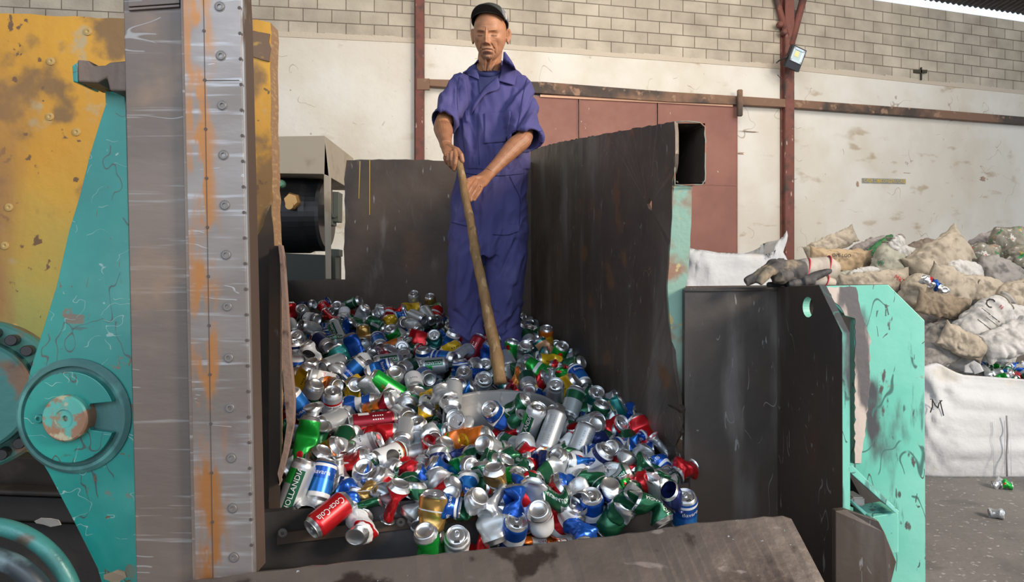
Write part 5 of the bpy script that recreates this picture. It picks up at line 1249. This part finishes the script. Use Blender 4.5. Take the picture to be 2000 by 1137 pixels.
# head in its own frame: x to the picture's right, -y out of the face, z up, eyes at z = 0
HM = Matrix.Translation(P(957, 69, 3.17)) @ Matrix.Rotation(math.radians(-9), 4, 'Z') @ Matrix.Rotation(math.radians(19), 4, 'X') @ Matrix.Rotation(math.radians(3), 4, 'Y')
def G(x, z, x0, z0, sx, sz): return math.exp(-((x-x0)/sx)**2-((z-z0)/sz)**2)
def segdist(x, z, ax, az, bx, bz):
    t = max(0, min(1, ((x-ax)*(bx-ax)+(z-az)*(bz-az))/((bx-ax)**2+(bz-az)**2))); return math.hypot(x-ax-t*(bx-ax), z-az-t*(bz-az))
def face_disp(x, z):
    """outward relief of the face at (x, z)"""
    ax = abs(x); r = 0
    r += .0065*math.exp(-((z-.0195-.12*(ax-.014))/.0075)**2)*math.exp(-((ax-.027)/.022)**4)+.003*G(x, z, 0, .024, .01, .01)
    r -= .0150*G(ax, z, .031, .006, .0165, .0100)
    r += .0095*G(ax, z, .032, .0025, .0120, .0070)
    r -= .0045*math.exp(-(segdist(ax, z, .021, -.0045, .043, -.0030)/.0018)**2)      # closed lid line
    r -= .0018*math.exp(-(segdist(ax, z, .020, .0075, .046, .006)/.0016)**2)
    r -= .0020*math.exp(-(segdist(ax, z, .022, -.013, .042, -.015)/.0020)**2)        # bags
    r += .010*G(x, z, 0, .006, .0065, .016)+.016*G(x, z, 0, -.014, .0085, .013)+.019*G(x, z, 0, -.030, .0115, .0095)+.010*G(ax, z, .0135, -.033, .006, .0065)
    r -= .003*G(ax, z, .007, -.0425, .0035, .003)
    r -= .0025*G(x, z, 0, -.047, .02, .006)
    fz = -.061-.20*max(0, ax-.006)-.6*max(0, ax-.022)
    r += .0055*math.exp(-((z-fz-.0065)/.005)**2)*math.exp(-(x/.027)**4)+.0065*math.exp(-((z-fz+.0075)/.0058)**2)*math.exp(-(x/.022)**4)
    r -= .0062*math.exp(-((z-fz)/.0018)**2)*math.exp(-(x/.028)**6)
    r -= .0050*G(x, z, 0, -.084, .022, .0045); r += .0075*G(x, z, 0, -.099, .020, .012)
    for q in (.0, .010, -.010, .017, -.017): r -= .0020*math.exp(-(segdist(x, z, q, -.088, q*1.3, -.102)/.0014)**2)
    r -= .0065*math.exp(-(segdist(ax, z, .0165, -.030, .031, -.058)/.0028)**2)+.0055*math.exp(-(segdist(ax, z, .030, -.056, .031, -.078)/.003)**2)
    r -= .0042*math.exp(-(segdist(ax, z, .044, -.030, .046, -.075)/.003)**2)+.0022*math.exp(-(segdist(ax, z, .036, -.060, .026, -.094)/.0022)**2)
    r -= .0075*G(ax, z, .049, -.045, .013, .022); r += .0050*G(ax, z, .049, -.014, .014, .010)
    r -= .0040*math.exp(-(segdist(ax, z, .0060, .018, .0045, .030)/.0014)**2)
    for zz in (.044, .053, .061): r -= .0016*math.exp(-((z-zz-.02*ax)/.0014)**2)*math.exp(-(x/.045)**4)
    r -= .006*G(ax, z, .062, .028, .012, .02)
    return r*1.12
bm = BM(); nt_, npz = 150, 130; rings = []
for j in range(npz+1):
    f = PI*j/npz; zn = math.cos(f); rho = max(0, 1-abs(zn)**2.5)**(1/2.5) if 0 < j < npz else 0
    z = zn*.116; ring = []
    for i in range(nt_ if rho > 0 else 1):
        a = 2*PI*i/nt_; ca, sa = math.cos(a), math.sin(a); s = max(0, -z/.116); sw = s**1.5
        x = ca*.0765*rho*(1-.36*sw)*(1-.05*max(0, z/.116)); y = sa*.096*rho
        if sa > 0: y *= (1-.42*s)
        else: y *= (.95-.05*s)
        if sa < 0: x *= (1+.06*sa*sa*0); k = (-sa)**.8; y -= face_disp(x, z)*k
        ring.append(bm.verts.new(HM @ Vector((x, y, z))))
    rings.append(ring)
for r1, r2 in zip(rings, rings[1:]):
    m_ = max(len(r1), len(r2))
    for k in range(m_):
        j = (k+1) % m_
        bm.faces.new((r1[0], r2[k], r2[j]) if len(r1) == 1 else ((r1[k], r2[0], r1[j]) if len(r2) == 1 else (r1[k], r2[k], r2[j], r1[j])))
for sg in (-1, 1):    # ears
    def E(u, v, w_=0): return HM @ Vector((sg*(.0765+.010*max(0, u+.3)+w_+.004), .012+.016*u+(.0), -.004+.031*v))
    tube(bm, [E(-.5, -.1), E(-.6, .5), E(-.2, .95), E(.5, .95), E(.95, .5), E(.85, -.1), E(.4, -.6), E(-.1, -1.0), E(-.5, -.75), E(-.45, -.4)], [.0035, .004, .0042, .0045, .0045, .004, .004, .0055, .005, .0035], 8)
    tube(bm, [E(.2, .85, -.001), E(.3, .4, -.002), E(.2, 0, -.003), E(0, -.4, -.002), E(-.1, -.8, 0)], [(.003, .008), (.003, .012), (.003, .012), (.003, .009), (.003, .006)], 12); tube(bm, [E(-.5, -.2, -.004), E(-.42, -.32, -.001)], .0045, 8)
# neck with tendons, then the body carried inside the coveralls
nb = P(953, 142, 3.25); nt2 = HM @ Vector((0, .022, -.055))
tube(bm, spline([tuple(nt2), tuple((nt2+nb)/2), tuple(nb), tuple(nb+Vector((0, .01, -.05)))], 4), [(.050, .056)]*13, 28)
for a_, b_, rr_ in ((HM @ Vector((.050, .01, -.060)), P(957, 139, 3.195), .009), (HM @ Vector((-.050, .01, -.060)), P(946, 139, 3.20), .009), (HM @ Vector((-.012, -.045, -.10)), P(947, 139, 3.189), .005), (HM @ Vector((.012, -.04, -.10)), P(953, 139, 3.193), .006)): tube(bm, [a_, (a_+b_)/2+Vector((0, .004, 0)), b_], rr_, 10)
tube(bm, [P(955, 146, 3.25), P(958, 162, 3.26), P(962, 200, 3.26), P(962, 260, 3.26), P(962, 320, 3.26), P(955, 400, 3.26), P(952, 450, 3.26)], [(.07, .05), (.15, .07), (.155, .09), (.15, .095), (.14, .09), (.145, .09), (.15, .09)], 24, up=(0, 1, 0))
for q in ([(925, 440), (912, 560), (912, 672)], [(985, 440), (985, 560), (985, 676)]): tube(bm, [P(x, y, 3.26) for x, y in q], [.075, .055, .042], 14)
SHR, ELR, WRR = P(897, 170, 3.25), P(865, 244, 3.10), P(871, 284, 2.965)
SHL, ELL, WRL = P(1010, 178, 3.24), P(1024, 266, 3.06), P(956, 338, 2.955)
for S_, E_, W_ in ((SHR, ELR, WRR), (SHL, ELL, WRL)):
    P_ = spline([tuple(S_), tuple(S_.lerp(E_, .5)), tuple(E_), tuple(E_.lerp(W_, .3)), tuple(E_.lerp(W_, .7)), tuple(W_)], 4); R_ = spline([(.047,), (.043,), (.040,), (.042,), (.031,), (.0265,)], 4); tube(bm, P_, [(float(r[0]), float(r[0])*.95) for r in R_], 20)
    tube(bm, [E_.lerp(W_, .55)+Vector((0, -.016, .012)), W_+Vector((0, -.014, .006))], .008, 8)
# right hand (picture left): capping the pole's end
tube(bm, [ELR.lerp(WRR, .82), WRR, P(874, 288, 2.945), P(880, 297, 2.905), P(883, 303, 2.885)], [(.026, .026), (.027, .021), (.030, .018), (.037, .017), (.036, .014)], 16, up=(.25, -.9, .35))
FR = [([(889, 298, 2.880), (890.5, 309, 2.860), (889, 320, 2.862), (887, 332, 2.875)], .0098), ([(882, 302, 2.878), (882, 313, 2.868), (884, 323, 2.875), (886, 331, 2.889)], .0100), ([(876, 303, 2.885), (875, 313, 2.880), (878, 322, 2.892), (883, 328, 2.908)], .0096), ([(871, 300, 2.895), (869, 309, 2.896), (872, 317, 2.908), (877, 321, 2.922)], .0085), ([(880, 288, 2.92), (893, 293, 2.890), (900.5, 303, 2.872), (903.5, 315, 2.872)], .0118)]
# left hand (picture right): fingers curled on the pole lower down
tube(bm, [ELL.lerp(WRL, .86), WRL, P(948, 345, 2.935), P(936, 356, 2.900), P(927, 361, 2.875)], [(.026, .026), (.027, .021), (.031, .019), (.038, .019), (.036, .016)], 16, up=(-.3, -.9, .2))
a_ = hp(372).y
FLh = [([(921, 352, 2.870), (914, 360, 2.845), (910, 367, 2.830), (910, 376, a_-.012)], .0098), ([(926, 358, 2.865), (919, 368, 2.840), (914, 378, 2.828), (915.5, 388, a_-.006)], .0102), ([(933, 363, 2.868), (927, 374, 2.843), (921, 383, 2.834), (919, 392, a_+.005)], .0098), ([(941, 364, 2.880), (937, 374, 2.860), (931, 383, 2.850), (926, 391, a_+.012)], .0085), ([(938, 348, 2.905), (926, 348, 2.885), (914, 353, a_+.030), (903, 360, a_+.030)], .0115)]
for q, r_ in FR+FLh:
    pts = [P(*p) for p in q]; tube(bm, [pts[0]+(pts[0]-pts[1])*.5]+pts, [r_*1.05, r_*1.08, r_, r_*.96, r_*.80], 12); lathe(bm, pts[-1]-(pts[-1]-pts[-2]).normalized()*.001, pts[-1]-pts[-2], [(r_*.80, 0), (r_*.72, r_*.35), (r_*.45, r_*.68), (0, r_*.8)], 12)
me = remesh(bm, .0017, 1)
HI = HM.inverted(); n = len(me.vertices); co = np.empty(n*3, 'f'); me.vertices.foreach_get('co', co); co = co.reshape(-1, 3)
HIn = np.array(HI); loc = co @ HIn[:3,:3].T+HIn[:3,3]; base = np.array((.44, .195, .095)); cols = np.tile(np.append(base, 1).astype('f'), (n, 1))
x, y, z = loc[:,0], loc[:,1], loc[:,2]; ax = np.abs(x); front = (y < -.02) & (z > -.13) & (z < .13) & (ax < .09)
def blend(mask, c): m = (np.clip(mask, 0, 1)*front)[:,None]; cols[:, :3] = cols[:, :3]*(1-m)+np.array(c)*m
gz = lambda x0, z0, sx, sz: np.exp(-((ax-x0)/sx)**2-((z-z0)/sz)**2)
blend(gz(0, -.03, .013, .012)*.45, (.50, .19, .11)); blend(gz(.045, -.02, .018, .015)*.3, (.50, .22, .13)); blend(gz(0, -.088, .045, .022)*.35, (.33, .22, .16)); blend(gz(0, -.051, .025, .006)*.35, (.30, .22, .17))
brow = np.exp(-((z-.0165-.14*(ax-.014))/.0022)**2)*((ax > .012) & (ax < .047)); blend(brow*.6, (.12, .075, .05))
blend(np.exp(-((z+.0040-.25*(ax-.032)**2*40)/.0019)**2)*((ax > .020) & (ax < .044))*.95, (.03, .016, .012)); blend(gz(.031, .006, .013, .006)*.3, (.28, .13, .075)); blend(gz(0, -.066, .024, .0055)*.35, (.36, .15, .11))
forearm = (co[:,2] < EYE+.72) ; cols[forearm, :3] *= np.array((.80, .80, .84))
cols[:, :3] *= (1+.10*np.sin(co[:,2]*140)*np.sin(co[:,0]*90))[:, None]
at2 = me.color_attributes.new('tone', 'FLOAT_COLOR', 'POINT'); at2.data.foreach_set('color', cols.ravel().astype('f'))
obj('body', me, m_skin, man, True)
# cap
m_cap = mat('cap_cloth', (.045, .048, .042), .85, bump=.0008, bscale=200); m_capd = mat('cap_under', (.022, .022, .018), .9); m_capg = mat('cap_panel', (.18, .17, .19), .85, layers=[((.50, .47, .42), 30, .6, .05)])
CMx = HM @ Matrix.Translation((0, .008, .054)) @ Matrix.Rotation(math.radians(-26), 4, 'X')
bm = BM(); rings = []
for j in range(15):
    f = PI/2*j/14; rings.append([bm.verts.new(CMx @ Vector((math.cos(2*PI*k/56)*.0835*math.cos(f)**.8, math.sin(2*PI*k/56)*.104*math.cos(f)**.8, .078*math.sin(f)-.004))) for k in range(56)] if j < 14 else [bm.verts.new(CMx @ Vector((0, 0, .074)))])
for r1, r2 in zip(rings, rings[1:]):
    for k in range(56):
        f = bm.faces.new((r1[k], r1[(k+1) % 56], r2[(k+1) % 56], r2[k]) if len(r2) > 1 else (r1[k], r1[(k+1) % 56], r2[0])); f.material_index = 1 if (k < 8 or k > 49) else 0
o = obj('cap', bm, [m_cap, m_capg], man, True); s = o.modifiers.new('s', 'SOLIDIFY'); s.thickness = .003; s.offset = 1
bm = BM(); g = {}
for i in range(33):
    a = PI*1.5+(-1+2*i/32)*1.12
    for j in range(9):
        v = j/8; ex = .050*max(0, math.cos((i/32*2-1)*PI/2))**.5*v; c_, s_ = math.cos(a), math.sin(a)
        g[i, j] = bm.verts.new(CMx @ Vector((c_*(.0835+ex*.15), s_*.104-ex, -.002+ex*.20+.014*(math.cos((i/32*2-1)*1.45))*v-.014*v)))
for i in range(32):
    for j in range(8): bm.faces.new((g[i, j], g[i+1, j], g[i+1, j+1], g[i, j+1]))
o = obj('cap_brim', bm, [m_cap], man, True); o.data.materials.clear(); o.data.materials.append(m_capd); s = o.modifiers.new('s', 'SOLIDIFY'); s.thickness = .003
# coveralls
m_cloth = mat('blue_cotton', (.074, .068, .215), .88, base2=(.060, .055, .178), b2scale=3, layers=[((.095, .088, .235), 6, .62, .1)], bump=.0006, bscale=350)
bm = BM()
tor = [(119, 957, 24, .028, .065), (127, 956, 38, .040, .055), (136, 958, 55, .052, .040), (147, 961, 69, .075, .018), (162, 962, 77, .10), (185, 963, 78, .118), (220, 963, 77, .128), (260, 961, 74, .130), (300, 962, 71, .128), (330, 962, 68, .122), (345, 961, 70, .124), (380, 957, 73, .130), (430, 953, 75, .132), (470, 953, 75, .128), (500, 952, 74, .115)]
tor = [q if len(q) == 5 else q+(0,) for q in tor]; rg_ = []
for y, c, h, t, o_ in tor:
    q = P(c, y, DM+o_-t*.8); q.y = DM+o_; q.x = P(c, y, DM).x; rg_.append([bm.verts.new(q+Vector((h*DM/F*math.cos(2*PI*k/48), t*math.sin(2*PI*k/48), 0))) for k in range(48)])
for A_, B_ in zip(rg_, rg_[1:]):
    for k in range(48): bm.faces.new((A_[k], A_[(k+1) % 48], B_[(k+1) % 48], B_[k]))
bm.faces.new(rg_[0]); bm.faces.new(rg_[-1])
for lg_ in ([(440, 919, 40, .118), (490, 915, 38, .118), (540, 909, 33, .105), (590, 908, 32, .10), (625, 912, 31, .098), (648, 917, 29, .095), (672, 922, 27, .09)], [(440, 987, 42, .118), (490, 988, 39, .118), (540, 987, 36, .105), (590, 985, 34, .10), (630, 982, 31, .10), (655, 983, 30, .095), (680, 985, 27, .09)]):
    tube(bm, [P(c, y, DM) for y, c, h, t in lg_], [(t, h*DM/F) for y, c, h, t in lg_], 36, up=(1, 0, 0))
def sleeve(S_, E_, r0, r1, t0, t1, upv):
    n = 9; pts = [S_.lerp(E_, i/(n-1)) for i in range(n)]; ra = [(r0+(r1-r0)*i/(n-1), t0+(t1-t0)*i/(n-1)) for i in range(n)]
    inn = [E_.lerp(S_, .02), E_.lerp(S_, .35)]
    P_ = pts+[E_+(E_-S_)*.0]+inn; R_ = ra+[(r1-.006, t1-.006), (r1-.008, t1-.008), (r1-.016, t1-.016)]
    # outer then folded inner wall
    t = (E_-S_).normalized(); u = Vector(upv); u = (u-t*u.dot(t)).normalized(); s = t.cross(u); rg = []
    for p, (a, b_) in zip(P_, R_): rg.append([bm.verts.new(p+s*(a*math.cos(2*PI*k/32))+u*(b_*math.sin(2*PI*k/32))) for k in range(32)])
    for A_, B_ in zip(rg, rg[1:]):
        for k in range(32): bm.faces.new((A_[k], A_[(k+1) % 32], B_[(k+1) % 32], B_[k]))
    bm.faces.new(rg[0]); bm.faces.new(rg[-1])
sleeve(P(905, 172, 3.26), P(866, 238, 3.10), .070, .062, .085, .070, (0, 1, 0))
sleeve(P(1010, 176, 3.26), P(1027, 274, 3.06), .072, .078, .085, .075, (0, 1, 0))
me = remesh(bm, .0036, 3)
FOLDS = [(1030, 168, 985, 232, 4, .012), (1044, 186, 1003, 262, 4, -.013), (1050, 205, 1022, 258, 5, .010), (1012, 175, 992, 205, 4, -.008), (905, 160, 912, 235, 4, .010), (895, 172, 904, 300, 3.5, -.012), (919, 165, 922, 290, 5, -.008), (988, 230, 975, 310, 5, .009), (1012, 262, 985, 320, 5, -.010), (960, 285, 965, 325, 5, .007), (866, 190, 858, 232, 5, .007), (884, 175, 884, 235, 4, -.009), (935, 200, 925, 300, 5, -.006), (1018, 300, 1000, 330, 4, -.008), (905, 350, 925, 420, 5, -.007), (1008, 470, 975, 540, 5, -.010), (1016, 500, 990, 590, 5, .009), (1000, 560, 970, 610, 5, -.008), (930, 480, 905, 560, 6, -.006), (898, 500, 894, 600, 5, .006), (1012, 600, 990, 640, 5, -.010), (995, 615, 962, 645, 4, .010), (1010, 635, 975, 662, 4, -.009), (890, 610, 925, 640, 5, -.010), (888, 635, 915, 662, 4, .010), (935, 620, 920, 655, 4, -.009), (975, 470, 965, 520, 5, -.007), (990, 380, 985, 450, 6, -.005), (940, 345, 935, 450, 6, -.006)]
def cloth(p):
    x, y, z = p.x, p.y, p.z-EYE; px_ = 1000+x*F/max(p.y, 1); py_ = HZ-z*F/max(p.y, 1)
    rid = lambda v: 1-abs(noise.noise(v))*2
    amp = sum(a_*math.exp(-(segdist(px_, py_, x0, y0, x1, y1)/w_)**2) for x0, y0, x1, y1, w_, a_ in FOLDS if abs(px_-(x0+x1)/2) < 60 and abs(py_-(y0+y1)/2) < 90) if p.y < 3.3 else 0
    if py_ < 330:      # upper: diagonal drapes towards the right hand and armpits
        amp += .011*rid(Vector((x*9+z*4.5, y*6, z*3.0-x*3)))+.005*rid(Vector((x*24+z*8+4, y*10, z*7)))-.005
        amp += .005*math.exp(-((py_-318)/14)**2)*rid(Vector((x*40, y*8, z*8)))
    else:
        k = min(1, (py_-330)/120); amp += .011*rid(Vector((x*10-z*2*k, y*7, z*2.2)))+.0055*rid(Vector((x*26-z*9, y*12, z*9+2)))-.005
        amp += .005*math.exp(-((py_-338)/12)**2)*rid(Vector((x*44, y*10, z*5)))
        q = max(0, (py_-585)/80); amp += q*.012*rid(Vector((x*7, y*8, z*17+x*8)))
        amp -= .012*math.exp(-((px_-944-(py_-470)*.01)/5)**2)*min(1, max(0, (py_-450)/40))
        amp += .004*math.exp(-((py_-470)/30)**2)*rid(Vector((x*16+z*14*(1 if px_ > 950 else -1), y*6, z*14)))
    return amp
dispmesh(me, cloth)
from mathutils.bvhtree import BVHTree
bv = BVHTree.FromPolygons([v.co for v in me.vertices], [p.vertices[:] for p in me.polygons])
cov = obj('coveralls', me, m_cloth, man, True)
def onto(x, y, off, fallback=3.12):
    org = Vector((0, 0, EYE)); dr = (P(x, y, 1)-org).normalized(); h = bv.ray_cast(org, dr); q = h[0] if h[0] and h[0].y < 3.4 else P(x, y, fallback); return q-dr*off
def patch(name, left, right, off, th, m, nu=14, nv=20, cur=0):
    """cloth piece between two edge polylines (pixel rows), laid onto the coveralls"""
    Lp, Rp = [[(float(a[0]), float(a[1])) for a in spline(q, 8)] for q in (left, right)]; bm = BM(); g = {}
    for j in range(nv+1):
        def at(pl): 
            f = j/nv*(len(pl)-1); i = min(int(f), len(pl)-2); return [pl[i][k]*(1-f+i)+pl[i+1][k]*(f-i) for k in (0, 1)]
        a, c = at(Lp), at(Rp)
        for i in range(nu+1): t = i/nu; g[i, j] = bm.verts.new(onto(a[0]*(1-t)+c[0]*t, a[1]*(1-t)+c[1]*t, off+cur*math.sin(t*PI)))
    for i in range(nu):
        for j in range(nv): bm.faces.new((g[i, j], g[i+1, j], g[i+1, j+1], g[i, j+1]))
    o = obj(name, bm, m, man, True); s = o.modifiers.new('s', 'SOLIDIFY'); s.thickness = th; s.offset = 0; sm = o.modifiers.new('sm', 'SMOOTH'); sm.iterations = 2; return o
m_shirt = mat('tshirt', (.030, .034, .115), .9)
patch('tshirt', [(931, 139), (933, 158), (937, 184)], [(979, 136), (974, 152), (940, 184)], .003, .003, m_shirt)
bm = BM(); tube(bm, [P(953+24*math.cos(a), 140-8*math.sin(a)*0+6*abs(math.sin(a)), 3.235-.078*math.sin(a)) for a in [PI*2*j/28 for j in range(29)]], [(.006, .010)]*29, 10, up=(0, 0, 1)); obj('tshirt_neckband', bm, m_shirt, man, True)
patch('collar', [(984, 101), (982, 120), (979, 140), (973, 158)], [(986, 101), (1002, 124), (1009, 143), (1005, 167)], .014, .004, m_cloth, cur=.008)
patch('collar', [(934, 116), (924, 127), (912, 136), (903, 142)], [(935, 117), (934, 131), (935, 144), (936, 156)], .012, .004, m_cloth, cur=.006)
patch('placket_flap', [(971, 152), (956, 164), (943, 178), (922, 208)], [(974, 153), (974, 174), (946, 186), (919, 225)], .012, .004, m_cloth, cur=.006)
patch('chest_pocket', [(945, 221), (946, 250), (944, 281)], [(998, 217), (995, 245), (989, 277)], .004, .004, m_cloth)
def seamline(name, q, off=.004): bm = BM(); tube(bm, [onto(float(x), float(y), off) for x, y in spline(q, 8)], .0014, 6); return obj(name, bm, mat('stitch', (.025, .026, .10), .9), man)
seamline('front_seam', [(932, 222), (934, 270), (936, 322)]); seamline('waist_seam', [(896, 336), (930, 341), (975, 343), (1024, 339)]); seamline('hip_pocket_seam', [(996, 344), (1004, 362), (1014, 382), (1017, 398)]); seamline('knee_seam', [(881, 434), (905, 440), (930, 446)]); seamline('knee_seam', [(962, 458), (990, 459), (1012, 452)]); seamline('shoulder_seam', [(898, 150), (893, 180), (894, 215)]); seamline('shoulder_seam', [(1030, 152), (1022, 185), (1016, 225), (1008, 258)]); seamline('side_pocket_seam', [(1017, 398), (1014, 440)]); seamline('sleeve_hem_seam', [(999, 259), (1025, 262), (1058, 256)]); seamline('sleeve_hem_seam', [(846, 226), (868, 236), (886, 240)])
